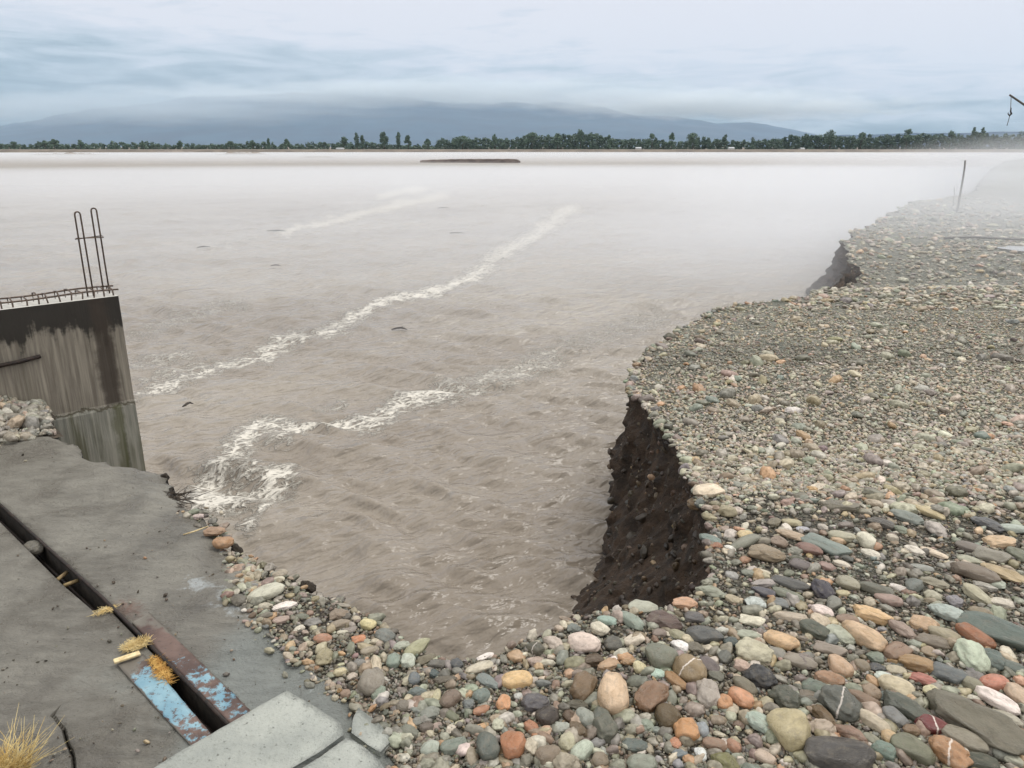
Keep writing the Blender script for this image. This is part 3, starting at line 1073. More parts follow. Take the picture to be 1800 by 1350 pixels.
track = empty("gate_track", P(280, 1180, 0))
tag(track, "steel gate track along the slot with rusty and flaking blue painted flanges", "track")
def keep(o, par):
    o.parent = par
    o.matrix_parent_inverse = Matrix.Translation(-par.location)
    return o
keep(plate("painted_flange", [(206, 1168), (240, 1206), (285, 1256), (330, 1304), (352, 1330)], [(252, 1150), (292, 1196), (332, 1244), (368, 1286), (395, 1314)], 0.006, m_blue, None, [0.75, 0.25, 0.12, 0.35, 0.6, 0.8]), track)
keep(plate("rusty_flange", [(232, 1094), (275, 1140), (330, 1196), (380, 1247), (412, 1280)], [(262, 1076), (312, 1122), (368, 1178), (420, 1228), (448, 1256)], 0.006, m_blue, None, [1.7, 1.4, 0.9, 0.48, 0.42, 0.6, 0.75], True), track)
# dark steel lip on the far side of the slot
mb = MB()
lip = [P(u, v, 0.012) for u, v in [(-60, 824), (0, 884), (60, 938), (120, 992), (180, 1047), (240, 1106), (300, 1166), (360, 1226), (406, 1274)]]
mb.tube([p + Vector((-.002, -.002, -.006)) for p in lip], 0.0065, 6)
lip2 = [p + Vector((-0.010, -0.012, -0.09)) for p in lip]
mb.tube(lip2, 0.008, 6)
keep(mb.build("lip", m_steel, None, True), track)
for (ua, va, ub, vb) in ((100, 1020, 118, 1006), (112, 1030, 138, 1020)):
    mb = MB()
    mb.tube([P(ua, va, -0.03), P(ub, vb, -0.03)], 0.008, 6)
    keep(mb.build("cross_bar", m_wood, None, True), track)

# ================================================================== straw, wood, twigs, clods, a shadow lump
def blades(center, n, length, spread, rad, up, mat, name, label, cat, seed, flat=0.5):
    rg_ = random.Random(seed)
    mb = MB()
    for i in range(n):
        a = rg_.uniform(0, 2 * math.pi)
        s_ = rg_.random() ** 0.7
        b = Vector((spread[0] * s_ * math.cos(a), spread[1] * s_ * math.sin(a), rg_.uniform(0, spread[2])))
        th = rg_.uniform(0, 2 * math.pi)
        L = length * rg_.uniform(0.5, 1.2)
        dirv = Vector((math.cos(th) * flat, math.sin(th) * flat, up * rg_.uniform(0.3, 1.0))).normalized()
        bend = Vector((rg_.uniform(-1, 1), rg_.uniform(-1, 1), -0.6 * rg_.random())) * L * 0.35
        pts_ = [b + dirv * L * q + bend * q * q for q in (0, 0.35, 0.7, 1.0)]
        r0 = rad * rg_.uniform(0.7, 1.3)
        for p in pts_:
            p.z = max(p.z, -0.01)
        mb.tube(pts_, [r0, r0, r0 * 0.8, r0 * 0.35], 4)
    o = mb.build(name, mat, None, True)
    o.location = center
    sd_ = P(330, 1240) - P(272, 1150)
    o.rotation_euler = (0, 0, math.atan2(sd_.y, sd_.x) - math.pi / 2)
    return tag(o, label, cat)

blades(P(240, 1134, 0.006), 520, 0.020, (0.044, 0.034, 0.008), 0.0008, 0.25, m_straw, "straw_clump", "loose clump of pale straw lying beside the slot", "straw", 301)
blades(P(283, 1180, 0.0), 760, 0.024, (0.017, 0.085, 0.010), 0.0008, 0.08, m_straw2, "straw_clump", "darker ochre wad of wet straw stuffed into the slot", "straw", 302)
blades(P(186, 1073, 0.006), 140, 0.022, (0.040, 0.016, 0.004), 0.0009, 0.1, m_straw, "straw_clump", "thin scatter of straw on silt bridging the slot", "straw", 303)
blades(P(8, 1372, 0.0), 420, 0.12, (0.06, 0.05, 0.02), 0.0009, 1.0, m_grass, "grass_tuft", "dry yellow grass tuft at the corner of the silted apron", "grass tuft", 304, 0.55)
blades(P(292, 882, -0.025), 150, 0.11, (0.10, 0.07, 0.012), 0.0022, 0.08, m_twig, "root_tangle", "tangle of dark roots on the broken rim of the apron", "roots", 305, 0.9)

mb = MB()
a_, bq = P(200, 1164, 0.018), P(246, 1147, 0.018)
dv = (bq - a_)
ang = math.atan2(dv.y, dv.x)
mb.box((0, 0, 0), (dv.length, 0.022, 0.008), None)
wo_ = mb.build("wood_offcut", m_palewood, None, False, 0.003)
wo_.location = (a_ + bq) * 0.5
wo_.rotation_euler = (0.05, 0.04, ang)
tag(wo_, "small pale split wood offcut lying by the straw", "wood offcut")
mb = MB()
pts_ = [P(322, 940, 0.004), P(342, 934, 0.012), P(366, 925, 0.006)]
mb.tube(pts_, [0.003, 0.0035, 0.002], 6)
tag(mb.build("reed_stalk", m_palewood, None, True), "single pale reed stalk near the orange rim stones", "stalk")


def lump_mesh(name, seed, sub=4, amp=0.18, freq=1.3, flat=0.0):
    import bmesh
    bm = bmesh.new()
    bmesh.ops.create_icosphere(bm, subdivisions=sub, radius=1.0)
    co = np.array([v.co[:] for v in bm.verts])
    if amp < 0.45:
        co = np.sign(co) * np.abs(co) ** 0.84
    rr_ = 1 + amp * fbm(co[:, 0] * freq + seed * 3.1, co[:, 1] * freq, co[:, 2] * freq, 3, seed)
    # two or three worn facets
    rg_ = np.random.default_rng(seed)
    q = co * rr_[:, None]
    for k in range(3):
        nn = rg_.normal(size=3)
        nn[2] *= 0.5
        nn /= np.linalg.norm(nn)
        lim = rg_.uniform(0.72, 0.95)
        dd = q @ nn
        over = np.clip(dd - lim, 0, None)
        q = q - np.outer(over * 0.75, nn)
    ex = rg_.uniform(0.75, 1.1)
    q[:, 1] *= 1 + 0.18 * rg_.uniform(-1, 1) * q[:, 0]
    q /= np.abs(q).max(axis=0)
    if amp > 0.3:
        q *= (1 + 0.12 * fbm(q[:, 0] * 5, q[:, 1] * 5, q[:, 2] * 5, 3, seed + 5))[:, None]
    for v, c in zip(bm.verts, q):
        v.co = c
    me = bpy.data.meshes.new(name)
    bm.to_mesh(me)
    bm.free()
    me.polygons.foreach_set('use_smooth', np.ones(len(me.polygons), bool))
    return me

for i, (u, v, s_, lab) in enumerate(((290, 838, 0.04, "dark mud clod on the rim below the wall foot"), (416, 967, 0.035, "dark mud clod on the rim beside the orange stones"),
                                     (541, 1032, 0.04, "dark lump standing for the shadow under the rim above the pebble band"))):  # the last lump stands in for the shadow under the overhang
    me = lump_mesh("clod", 400 + i, 4, 0.5, 2.0)
    o = link("mud_and_shade_lump", me, m_mud)
    o.location = P(u, v, -0.035)
    o.scale = (s_ * 1.0, s_ * 0.7, s_ * 0.5)
    o.rotation_euler = (random.random(), random.random(), random.random() * 6)
    tag(o, lab, "clod")

# ================================================================== stones
m_stone, t_, b_ = new_mat("river_stone")
tc = t_.n('ShaderNodeTexCoord')
oi = t_.n('ShaderNodeObjectInfo')
off = t_.n('ShaderNodeVectorMath', operation='SCALE')
comb = t_.n('ShaderNodeCombineXYZ')
for k in range(3):
    t_.l(oi.outputs['Random'], comb.inputs[k])
off.inputs['Scale'].default_value = 37.0
t_.l(comb.outputs[0], off.inputs[0])
vadd = t_.n('ShaderNodeVectorMath', operation='ADD')
t_.l(tc.outputs['Object'], vadd.inputs[0])
t_.l(off.outputs[0], vadd.inputs[1])
vv = vadd.outputs[0]
s1 = t_.noise(vv, 1.5, 6.0, 0.62, 0.4)
s2 = t_.noise(vv, 7.0, 6.0, 0.7)
s3 = t_.noise(vv, 26.0, 3.0, 0.6)
bandv = t_.noise(t_.mapping(vv, scale=(0.6, 0.9, 4.5), rot=(0.5, 0.7, 0.2)), 1.6, 4.0, 0.6, 0.6)
base_c = oi.outputs['Color']
hsv_d = t_.n('ShaderNodeHueSaturation'); hsv_d.inputs['Value'].default_value = 0.62; hsv_d.inputs['Saturation'].default_value = 1.05
hsv_l = t_.n('ShaderNodeHueSaturation'); hsv_l.inputs['Value'].default_value = 1.22; hsv_l.inputs['Saturation'].default_value = 0.85
t_.l(base_c, hsv_d.inputs['Color']); t_.l(base_c, hsv_l.inputs['Color'])
c_ = t_.mix(t_.sstep(s1, 0.32, 0.68), hsv_d.outputs[0], hsv_l.outputs[0])
c_ = t_.mix(0.45, c_, base_c)
c_ = t_.mix(t_.sstep(s2, 0.52, 0.74, 0, 0.5), c_, hsv_d.outputs[0])
c_ = t_.mix(t_.sstep(s3, 0.60, 0.72, 0, 0.35), c_, hsv_l.outputs[0])
bnd = t_.math('MULTIPLY', t_.sstep(bandv, 0.5, 0.62), t_.math('MULTIPLY', t_.sstep(oi.outputs['Random'], 0.55, 0.75), 0.4))
c_ = t_.mix(bnd, c_, hsv_l.outputs[0])
silt = t_.noise(vv, 2.6, 6.0, 0.7, 0.6)
c_ = t_.mix(t_.sstep(silt, 0.46, 0.72, 0, 0.55), c_, srgb(124, 116, 102))
vein = t_.attr('vein', 'OBJECT').outputs['Fac']
sepv = t_.n('ShaderNodeSeparateXYZ')
t_.l(tc.outputs['Object'], sepv.inputs[0])
vl = t_.math('ADD', t_.math('MULTIPLY', sepv.outputs[0], 0.9), t_.math('MULTIPLY', sepv.outputs[1], 0.35))
vl = t_.math('ADD', vl, t_.math('MULTIPLY', t_.math('SUBTRACT', s1, 0.5), 0.4))
vm = t_.math('MULTIPLY', t_.sstep(t_.math('ABSOLUTE', vl), 0.018, 0.055, 1, 0), t_.math('MULTIPLY', vein, 0.8))
c_ = t_.mix(vm, c_, srgb(226, 216, 206))
t_.l(c_, b_.inputs['Base Color'])
t_.l(t_.sstep(s1, 0.3, 0.7, 0.24, 0.48), b_.inputs['Roughness'])
b_.inputs['Specular IOR Level'].default_value = 0.5
bump(t_, b_, t_.math('ADD', t_.math('MULTIPLY', s2, 0.6), t_.math('MULTIPLY', s3, 0.25)), 0.35, 0.25)

BASES = [lump_mesh("river_stone", 500 + k, 4, 0.16 + 0.10 * (k % 3), 1.1 + 0.25 * (k % 4)) for k in range(18)]
for me in BASES:
    me.materials.append(m_stone)

CROPS = {'A': (700, 1050, 4.5), 'B': (1050, 1050, 4.5), 'D': (1400, 1050, 4.5), 'G': (1100, 850, 2.5714), 'H': (420, 960, 5.0), 'I': (1200, 850, 6.0), 'J': (1500, 850, 6.0), 'Z': (0, 0, 1.0)}
# crop, centre x, y, width, height, tilt, red, green, blue (, short name used by neighbours' labels, own label, vein)
HAND = [
 ('A',150,400,215,105,-32,172,174,128,"the pale olive rim cobble","long pale olive cobble leaning over the rim above two mint stones"),
 ('A',78,505,115,115,0,188,202,186), ('H',1425,880,150,80,-15,168,178,160), ('A',225,490,150,70,-18,122,114,86), ('A',320,525,165,70,-8,108,106,98), ('A',462,532,112,88,15,80,86,92),
 ('A',640,555,232,78,-14,206,198,172,"the long cream bar stone","long cream bar shaped stone lying at the lowest point of the rim"),
 ('A',688,470,150,52,-16,236,228,226), ('A',710,670,195,95,32,125,141,141),
 ('A',940,655,240,140,-6,236,192,108,"the yellow ochre cobble","bright yellow ochre cobble, plumpest of the yellow ones near the rim"),
 ('A',660,780,140,110,-15,112,132,126), ('A',150,750,165,88,-4,98,116,116), ('A',125,645,98,95,0,106,118,126), ('A',285,605,88,62,10,70,92,94), ('A',370,655,200,62,-5,100,92,74),
 ('A',415,810,175,130,-28,126,104,84), ('A',305,780,66,112,0,190,184,138), ('A',262,920,160,100,-20,134,142,132), ('A',40,860,110,90,0,128,120,106), ('A',225,850,120,60,-20,118,108,98),
 ('A',555,850,105,90,10,112,122,124), ('A',835,835,120,130,20,222,150,74), ('A',655,895,140,70,-18,186,122,74),
 ('A',1080,835,215,150,-8,92,90,98,"the dark purple grey cobble","dark purple grey cobble below the yellow ochre one"),
 ('A',1180,940,190,150,0,66,55,46), ('A',1470,710,240,180,-38,126,98,56), ('A',1540,500,190,110,-5,96,76,48),
 ('A',1705,760,250,300,12,222,186,140,"the peach tan boulder","large smooth peach tan boulder, biggest rounded stone of the near bank"),
 ('A',1470,362,255,160,10,230,208,196,"the pinkish white rim boulder","pinkish white rounded boulder near the rim in front of the dark cliff"),
 ('A',1228,360,185,110,18,192,176,162), ('A',1090,410,150,112,25,86,84,64,"","dark olive cobble with a white edge sitting on the rim",0.9), ('A',1595,250,145,100,15,218,212,188), ('A',1390,245,110,70,0,112,124,120),
 ('A',1650,188,150,80,10,148,184,172), ('A',1700,370,145,105,0,92,92,82), ('A',1660,535,195,95,-20,192,152,106), ('A',1400,570,170,62,0,112,104,88), ('A',1310,215,56,76,-20,216,208,180),
 ('A',795,1010,102,110,0,190,195,168), ('A',905,1170,218,205,0,192,116,46,"the orange brown cobble","glossy orange brown round cobble at the bottom edge"),
 ('A',1050,1025,125,90,25,188,116,60), ('A',1300,1030,140,90,0,166,176,166), ('A',1485,955,160,150,30,146,156,146), ('A',1630,1035,185,205,-25,98,102,86), ('A',1345,1140,160,130,-10,186,184,148),
 ('A',1455,1215,195,130,-30,182,200,180), ('A',1190,1250,215,150,-10,140,122,98), ('A',1325,1310,225,190,-10,172,162,138), ('A',700,1180,185,215,-20,92,104,96,"","dark grey green striped oval cobble beside the glossy orange one"),
 ('A',440,1175,215,112,-20,122,138,126), ('A',1055,1170,110,145,30,196,186,160), ('A',650,1030,150,60,-25,204,154,84), ('A',1105,1110,110,60,10,190,120,50), ('A',1175,1060,90,100,30,200,160,124), ('A',1350,940,100,100,0,100,74,44),
 ('A',1425,1050,140,110,40,112,90,56), ('A',420,1050,80,80,0,206,196,176), ('A',225,1030,110,90,-10,112,100,88), ('A',155,985,90,70,0,128,132,124), ('A',1415,855,170,80,0,90,86,66), ('A',950,785,75,60,0,190,196,196),
 ('A',80,1195,70,60,0,206,200,188), ('A',575,1250,70,60,0,214,206,192), ('A',1600,1290,140,120,0,140,124,98), ('A',990,640,40,40,0,120,108,84), ('A',1010,1290,110,130,15,128,126,110), ('A',300,1330,150,60,0,176,150,110),
 ('B',360,80,225,90,4,176,182,162), ('B',540,190,265,130,10,102,78,68,"the dark maroon cobble","dark maroon brown cobble at the foot of the gravel by the cliff end"), ('B',270,190,185,112,35,142,162,148),
 ('B',770,165,160,92,10,98,96,98), ('B',700,50,195,92,0,212,156,106), ('B',840,300,285,140,8,92,96,96,"the slate blue cobble","slate blue grey flat cobble with fine lines in front of the maroon one"), ('B',1220,185,195,82,8,222,218,192),
 ('B',1250,50,150,92,0,190,206,206), ('B',1525,155,235,92,12,186,170,146), ('B',1450,340,245,135,15,222,178,114,"the yellow tan cobble","warm yellow tan oval cobble amid greyish ones, with cream stone in front"),
 ('B',1245,435,265,185,10,200,196,162,"the cracked cream cobble","cream green knobbly cobble with a crack, in front of a yellow tan one"), ('B',1055,355,115,82,0,70,88,88), ('B',1190,300,190,80,8,168,178,156), ('B',650,385,132,105,15,236,236,240,"the snow white cobble","snow white round cobble, brightest of the near bank"),
 ('B',500,465,255,195,5,122,128,108), ('B',735,580,245,225,25,152,126,76,"the banded olive cobble","olive brown cobble crossed by a broad white band",1.0), ('B',1290,630,250,180,8,56,58,62,"the black slate cobble","black slate cobble with a pale rim, darkest stone on the near bank"),
 ('B',130,380,145,92,0,94,94,86), ('B',620,660,205,92,42,172,126,62), ('B',880,775,180,205,12,178,168,158), ('B',1130,800,185,155,35,216,142,78), ('B',1005,835,125,120,0,208,142,72), ('B',445,780,290,200,-25,142,102,62,"the big brown cobble","big warm brown egg shaped cobble beside the peach boulder"),
 ('B',560,945,185,200,-30,102,82,38), ('B',700,1050,190,180,0,208,142,52,"the orange ochre cobble","orange ochre round cobble below the olive brown ones"), ('B',1280,990,225,135,15,166,190,176), ('B',1525,1050,320,290,0,190,176,122,"the cream tan boulder","cream tan boulder with a beige stone resting against it"),
 ('B',1440,965,150,90,5,182,168,140), ('B',475,605,115,82,5,182,222,206), ('B',335,555,102,92,0,216,206,152), ('B',650,1240,135,72,0,116,132,142), ('B',820,1245,95,112,10,216,226,230), ('B',930,1165,185,105,10,152,116,86),
 ('B',350,1320,240,150,0,142,152,136), ('B',1015,1310,225,160,20,126,126,62), ('B',1330,1270,155,95,25,196,172,150), ('B',1720,720,175,112,10,112,132,116), ('B',1500,800,210,160,25,82,88,72), ('B',1600,510,230,110,15,150,140,124),
 ('B',880,545,170,110,25,112,100,100), ('B',930,620,130,80,10,110,112,98), ('B',1170,700,180,110,35,122,116,92), ('B',1430,450,150,90,15,142,140,132), ('B',250,510,130,60,-10,176,134,76), ('B',830,1050,120,110,40,146,160,172),
 ('B',620,1160,95,90,0,206,128,72), ('B',300,1175,200,110,5,96,112,108), ('B',1080,1180,110,110,30,176,120,80), ('B',1665,780,150,80,0,122,110,92), ('B',780,405,130,90,20,120,114,96), ('B',490,285,110,70,0,140,122,112),
 ('B',640,300,140,80,20,162,160,124), ('B',1120,1010,100,70,0,128,100,80), ('B',1060,950,90,80,-20,182,188,160), ('B',1500,440,1,1,0,1,1,1), ('B',40,990,150,200,-10,92,100,88),
 ('D',590,140,235,112,18,228,184,112), ('D',530,312,255,170,42,216,178,128,"the tan potato cobble","tan potato shaped cobble slanting beside a rust red stone"), ('D',205,110,155,82,10,236,216,212), ('D',180,180,135,100,15,216,198,168), ('D',410,180,165,82,5,152,122,98),
 ('D',1015,212,175,112,8,206,166,116), ('D',1210,132,235,112,15,166,186,182), ('D',1605,275,500,190,28,92,112,104,"the long green slate boulder","very large long dark green slate boulder, partly cut by the frame edge"), ('D',1410,305,200,130,35,168,96,26,"the rust orange cobble","rust orange rough cobble tucked under the green slate boulder"),
 ('D',1390,470,205,185,15,186,206,178,"the mint cobble","pale mint angular cobble in front of the rust orange one"), ('D',1170,297,185,112,20,166,156,122), ('D',1080,355,215,92,12,132,120,102), ('D',940,520,245,132,12,172,132,66), ('D',340,545,175,145,20,206,166,122),
 ('D',265,645,212,102,8,172,126,82), ('D',830,250,205,102,35,166,142,128), ('D',800,440,230,125,-12,152,118,88), ('D',150,260,205,122,20,86,94,76), ('D',345,300,205,112,15,172,182,160), ('D',1570,680,192,105,0,206,118,78,"the coral cobble","coral orange wedge shaped cobble above the long white one"),
 ('D',1580,815,265,115,32,240,226,222,"the long pinkish white cobble","long pinkish white slanting cobble below a coral orange stone"), ('D',1400,975,570,275,38,112,108,88,"the big olive flat boulder","very large flat olive grey boulder slanting below the long white cobble"), ('D',1080,1015,225,130,22,128,34,36,"the dark red cobble","dark red cobble crossed by a white vein",1.0),
 ('D',1350,1135,275,155,20,142,136,116), ('D',1210,1235,255,195,35,184,128,62,"the amber cobble","amber brown oval cobble with a curved white vein",0.9), ('D',920,1205,265,185,25,116,120,92), ('D',330,1250,530,260,0,76,73,70,"the dark grey boulder","large dark grey rounded boulder cut by the bottom edge"),
 ('D',345,840,285,225,10,90,96,88,"","dark green grey flat cobble marked with a white vein",0.8), ('D',790,705,225,130,15,206,192,152), ('D',690,635,120,80,15,196,214,206), ('D',720,788,118,78,10,84,104,102), ('D',610,985,205,112,38,196,182,152), ('D',530,805,225,92,28,142,112,84),
 ('D',210,930,200,112,55,118,92,48), ('D',150,720,195,112,10,96,112,98), ('D',780,950,155,112,30,126,130,132), ('D',850,870,270,150,30,88,96,84), ('D',1450,1315,240,130,10,74,80,62), ('D',1730,1180,155,145,30,182,196,172), ('D',1650,960,200,92,25,172,168,148),
 ('D',1755,780,130,165,0,206,176,142), ('D',1195,605,205,122,20,100,110,114), ('D',1000,655,185,82,20,186,98,78), ('D',1080,755,115,92,20,212,206,152), ('D',590,750,130,110,20,160,134,104), ('D',90,800,160,70,8,118,116,104), ('D',740,1110,110,100,20,206,172,112),
 ('D',910,1050,120,80,10,140,110,74), ('D',1255,1030,150,60,10,188,168,124), ('D',1200,980,120,70,35,186,174,160), ('D',660,945,90,70,20,168,160,152), ('D',430,1080,260,120,25,146,110,86), ('D',590,1130,120,90,30,142,144,122), ('D',1670,450,80,85,0,222,214,190),
 ('D',1560,500,150,130,20,92,112,106), ('D',1550,1230,1,1,0,1,1,1), ('D',1620,1240,130,100,0,122,128,118), ('D',1720,1290,140,90,20,172,176,156), ('D',630,480,120,90,10,122,140,124), ('D',520,540,110,90,20,140,126,100), ('D',260,410,220,90,15,158,144,130), ('D',70,510,150,110,10,136,124,118),
 ('D',1060,440,110,80,15,166,142,106), ('D',1700,550,160,80,10,100,116,110), ('D',1410,630,130,80,0,126,124,124), ('D',1390,690,130,110,40,142,140,112), ('D',1330,1230,70,90,20,224,216,204), ('D',640,560,110,70,15,82,86,90), ('D',790,580,130,70,10,192,182,152), ('D',1760,1060,140,50,20,164,104,66), ('D',1400,800,95,50,10,206,204,188),
 ('G',372,35,145,58,-5,238,218,184,"the cream cliff stone","cream white flat stone perched on the edge of the dark cliff"), ('G',325,88,95,62,-10,142,112,60,"","ochre brown stone embedded in the cliff under the cream one"),
 ('I',890,740,350,165,6,152,132,98,"the flat olive tan cobble","flat olive tan oval cobble, widest on the gravel near the cliff"), ('I',660,620,360,110,-14,132,136,118), ('I',290,590,220,90,18,118,142,136), ('I',360,660,130,80,0,162,98,48), ('I',1330,690,230,120,20,142,100,86,"the reddish brown cobble","reddish brown flat cobble just inland of the olive tan one"),
 ('I',1500,650,410,160,27,126,146,140,"the teal wedge cobble","long teal grey wedge cobble pointing away from the cliff"), ('I',1150,545,290,90,15,186,160,126), ('I',1020,620,170,110,5,150,126,104), ('I',1130,1050,400,110,13,88,90,90), ('I',1475,1125,210,180,10,62,57,72,"the blackish violet cobble","blackish violet chunky cobble with pale chips on top"),
 ('I',660,545,160,90,5,222,196,130), ('I',500,685,110,60,20,226,228,222), ('I',840,1050,240,90,5,166,158,156), ('I',850,1140,220,90,12,92,92,106), ('I',1110,1170,290,110,25,128,136,116), ('I',300,1140,310,130,10,150,158,136), ('I',1250,860,210,110,12,116,106,106), ('I',1680,560,250,110,5,176,174,144),
 ('I',1650,240,370,120,5,118,112,92), ('I',1150,415,180,80,10,184,174,128), ('I',970,410,140,80,-10,124,116,90), ('I',1430,40,230,70,-15,212,198,172), ('I',1740,1050,200,140,20,168,164,138), ('I',540,1225,150,90,25,186,172,136), ('I',650,810,130,80,-20,172,122,80), ('I',1270,480,130,50,0,182,186,204),
 ('I',840,935,150,60,10,214,206,180), ('I',700,945,140,80,15,140,148,132), ('I',520,970,120,90,20,172,174,174), ('I',1680,850,140,70,25,222,212,192),
 ('J',280,415,240,110,12,92,88,82), ('J',140,605,160,160,0,222,220,196,"the blocky cream cobble","blocky cream white cobble standing up amid grey gravel"), ('J',190,745,160,90,25,222,218,202), ('J',870,480,180,140,20,186,178,172), ('J',780,300,280,90,22,198,180,122), ('J',850,735,250,80,28,226,206,176),
 ('J',1540,620,260,110,5,222,186,134), ('J',1690,480,220,90,8,172,190,180), ('J',1280,945,370,170,12,122,106,86,"the brown olive cobble","broad brown olive flat cobble leaning on a long tan one"), ('J',1560,940,360,130,30,188,164,112,"the long tan cobble","long tan slanting cobble leaning on the broad brown olive one"), ('J',1220,805,200,80,8,172,176,150),
 ('J',1450,760,270,130,12,142,138,122), ('J',1410,430,210,110,22,92,96,102), ('J',230,1110,290,130,15,108,110,94), ('J',470,1100,160,70,15,214,208,204), ('J',850,1050,220,100,15,150,144,118), ('J',370,1220,220,110,20,172,142,130), ('J',1060,1240,140,100,0,140,138,150), ('J',1550,1260,200,110,10,206,198,180),
 ('J',720,890,200,70,8,150,156,150), ('J',560,350,240,110,20,132,146,140), ('J',510,490,150,80,15,128,142,120), ('J',1220,680,220,110,15,122,112,102), ('J',1310,1180,200,130,35,184,180,146), ('J',1370,1085,160,80,25,172,170,162), ('J',1490,1060,160,90,10,176,190,172),
 ('H',235,415,275,130,-20,202,204,182,"the greenish white boulder","greenish white boulder set in silt at the edge of the apron"), ('H',410,525,195,72,-15,242,232,228,"the clean white cobble","clean white oblong cobble below the greenish white boulder"), ('H',740,812,165,85,0,188,128,88,"the terracotta cobble","terracotta oval cobble in the middle of the narrow pebble band"),
 ('H',1050,820,125,72,-10,216,130,54), ('H',755,980,140,155,-30,166,156,112), ('H',890,1105,112,82,-15,212,200,150), ('H',1165,1200,225,225,-15,150,142,128,"the speckled grey boulder","speckled pinkish grey boulder at the narrow end of the pebble band"), ('H',1230,1290,130,120,0,136,156,138),
 ('H',350,295,102,52,0,204,200,172), ('H',880,690,195,80,-12,150,134,110), ('H',525,730,102,62,-10,214,208,190), ('H',1150,920,155,75,-12,164,152,128), ('H',1285,790,180,120,10,118,126,122), ('H',610,860,102,62,-15,188,178,146), ('H',1130,690,140,100,10,220,208,136), ('H',370,650,135,62,-10,176,150,136),
 ('H',880,600,165,90,-8,150,130,106), ('H',1060,1030,105,80,0,128,128,126), ('H',1360,1010,120,130,0,132,156,142), ('H',1000,1145,90,60,-20,198,184,168), ('H',560,620,120,50,0,116,124,104), ('H',960,740,150,50,-8,150,140,132), ('H',45,565,50,30,0,226,222,214), ('H',860,465,110,30,-10,180,170,152), ('H',920,520,140,40,10,158,150,134),
 ('Z',376,934,34,15,-5,172,132,92,"","flat tan stone on the apron rim, upper of the pair"), ('Z',393,953,34,20,5,190,138,78,"","orange stone on the apron rim below the flat tan one"),
 ('Z',62,962,32,20,10,98,96,86,"","smooth grey stone dropped into the open slot"),
]


def lin(r, g, b):
    return srgb(r, g, b)


def colour_word(r, g, b):
    import colorsys
    h, s, v = colorsys.rgb_to_hsv(r / 255., g / 255., b / 255.)
    h *= 360
    if v < 0.30: return "blackish"
    if s < 0.09:
        return "white" if v > 0.86 else "pale grey" if v > 0.66 else "grey" if v > 0.46 else "dark grey"
    if s < 0.2:
        if h < 20 or h > 300: return "pinkish white" if v > 0.8 else "pinkish grey" if v > 0.55 else "purplish grey"
        if h < 75: return "cream white" if v > 0.8 else "beige grey" if v > 0.58 else "brownish grey" if v > 0.42 else "dark olive grey"
        if h < 170: return "pale mint" if v > 0.7 else "greenish grey" if v > 0.45 else "dark green grey"
        return "bluish white" if v > 0.75 else "bluish grey" if v > 0.5 else "slate blue"
    if h < 12 or h > 330: return "dark red" if v < 0.6 else "coral red"
    if h < 32:
        if s > 0.55: return "rust orange" if v > 0.5 else "dark brown"
        return "peach" if v > 0.78 else "pale brown" if v > 0.6 else "brown" if v > 0.42 else "dark brown"
    if h < 52:
        if s > 0.5: return "golden ochre" if v > 0.66 else "ochre brown" if v > 0.5 else "olive brown"
        return "cream" if v > 0.82 and s < 0.3 else "sandy" if v > 0.66 else "olive tan" if v > 0.5 else "olive brown"
    if h < 80: return "pale yellow" if v > 0.75 else "olive green"
    return "teal green" if v > 0.5 else "dark teal"


stones = []          # dict(u, v, w, h, ang, rgb, ...)
for row in HAND:
    cr_, cx, cy, w_, h_, an, r_, g_, b2 = row[:9]
    if w_ < 3:
        continue
    ox, oy, sc = CROPS[cr_]
    stones.append(dict(u=ox + cx / sc, v=oy + cy / sc, w=w_ / sc, h=h_ / sc, ang=R(an), rgb=(r_, g_, b2), short=row[9] if len(row) > 9 else "", label=row[10] if len(row) > 10 else "", vein=row[11] if len(row) > 11 else 0.0))

PAL = [((118, 122, 112), 9), ((132, 138, 124), 7), ((150, 160, 146), 6), ((104, 108, 98), 6), ((176, 186, 168), 5), ((186, 172, 146), 6), ((206, 196, 172), 5), ((222, 216, 204), 4), ((140, 120, 96), 6),
       ((116, 100, 80), 5), ((88, 86, 80), 6), ((72, 70, 68), 3), ((196, 152, 100), 3), ((196, 134, 80), 2), ((158, 138, 130), 4), ((122, 112, 112), 4), ((110, 124, 128), 4), ((134, 96, 82), 2), ((166, 150, 112), 4), ((236, 232, 228), 2)]
PC = np.array([p[0] for p in PAL], float)
PW = np.array([p[1] for p in PAL], float); PW /= PW.sum()

# extra cobbles between the ones picked out one by one
rg = np.random.default_rng(11)
NEED = 298 - len(stones)
occ = np.array([(s['u'], s['v'], s['w'], s['h']) for s in stones])
tries = 0
while NEED > 0 and tries < 60000:
    tries += 1
    v = rg.uniform(905, 1345); u = rg.uniform(560, 1795)
    if v < 1060 and u < 1262: continue
    p = P(u, v)
    if not pip(np.array([p.x]), np.array([p.y]), gpoly)[0]: continue
    if dist_poly(np.array([p.x]), np.array([p.y]), rimR)[0] < 0.05: continue
    k = (v - 850) / 500
    w_ = rg.uniform(22, 34) * (0.8 + 0.6 * k); h_ = w_ * rg.uniform(0.5, 0.85)
    dd = np.hypot((occ[:, 0] - u) / (0.46 * (occ[:, 2] + w_)), (occ[:, 1] - v) / (0.46 * (occ[:, 3] + h_)))
    if dd.min() < 1: continue
    c = PC[rg.choice(len(PC), p=PW)] + rg.normal(0, 6, 3)
    stones.append(dict(u=u, v=v, w=w_, h=h_, ang=R(rg.normal(8, 22)), rgb=tuple(np.clip(c, 20, 245)), short="", label="", vein=0.0))
    occ = np.vstack([occ, (u, v, w_, h_)])
    NEED -= 1

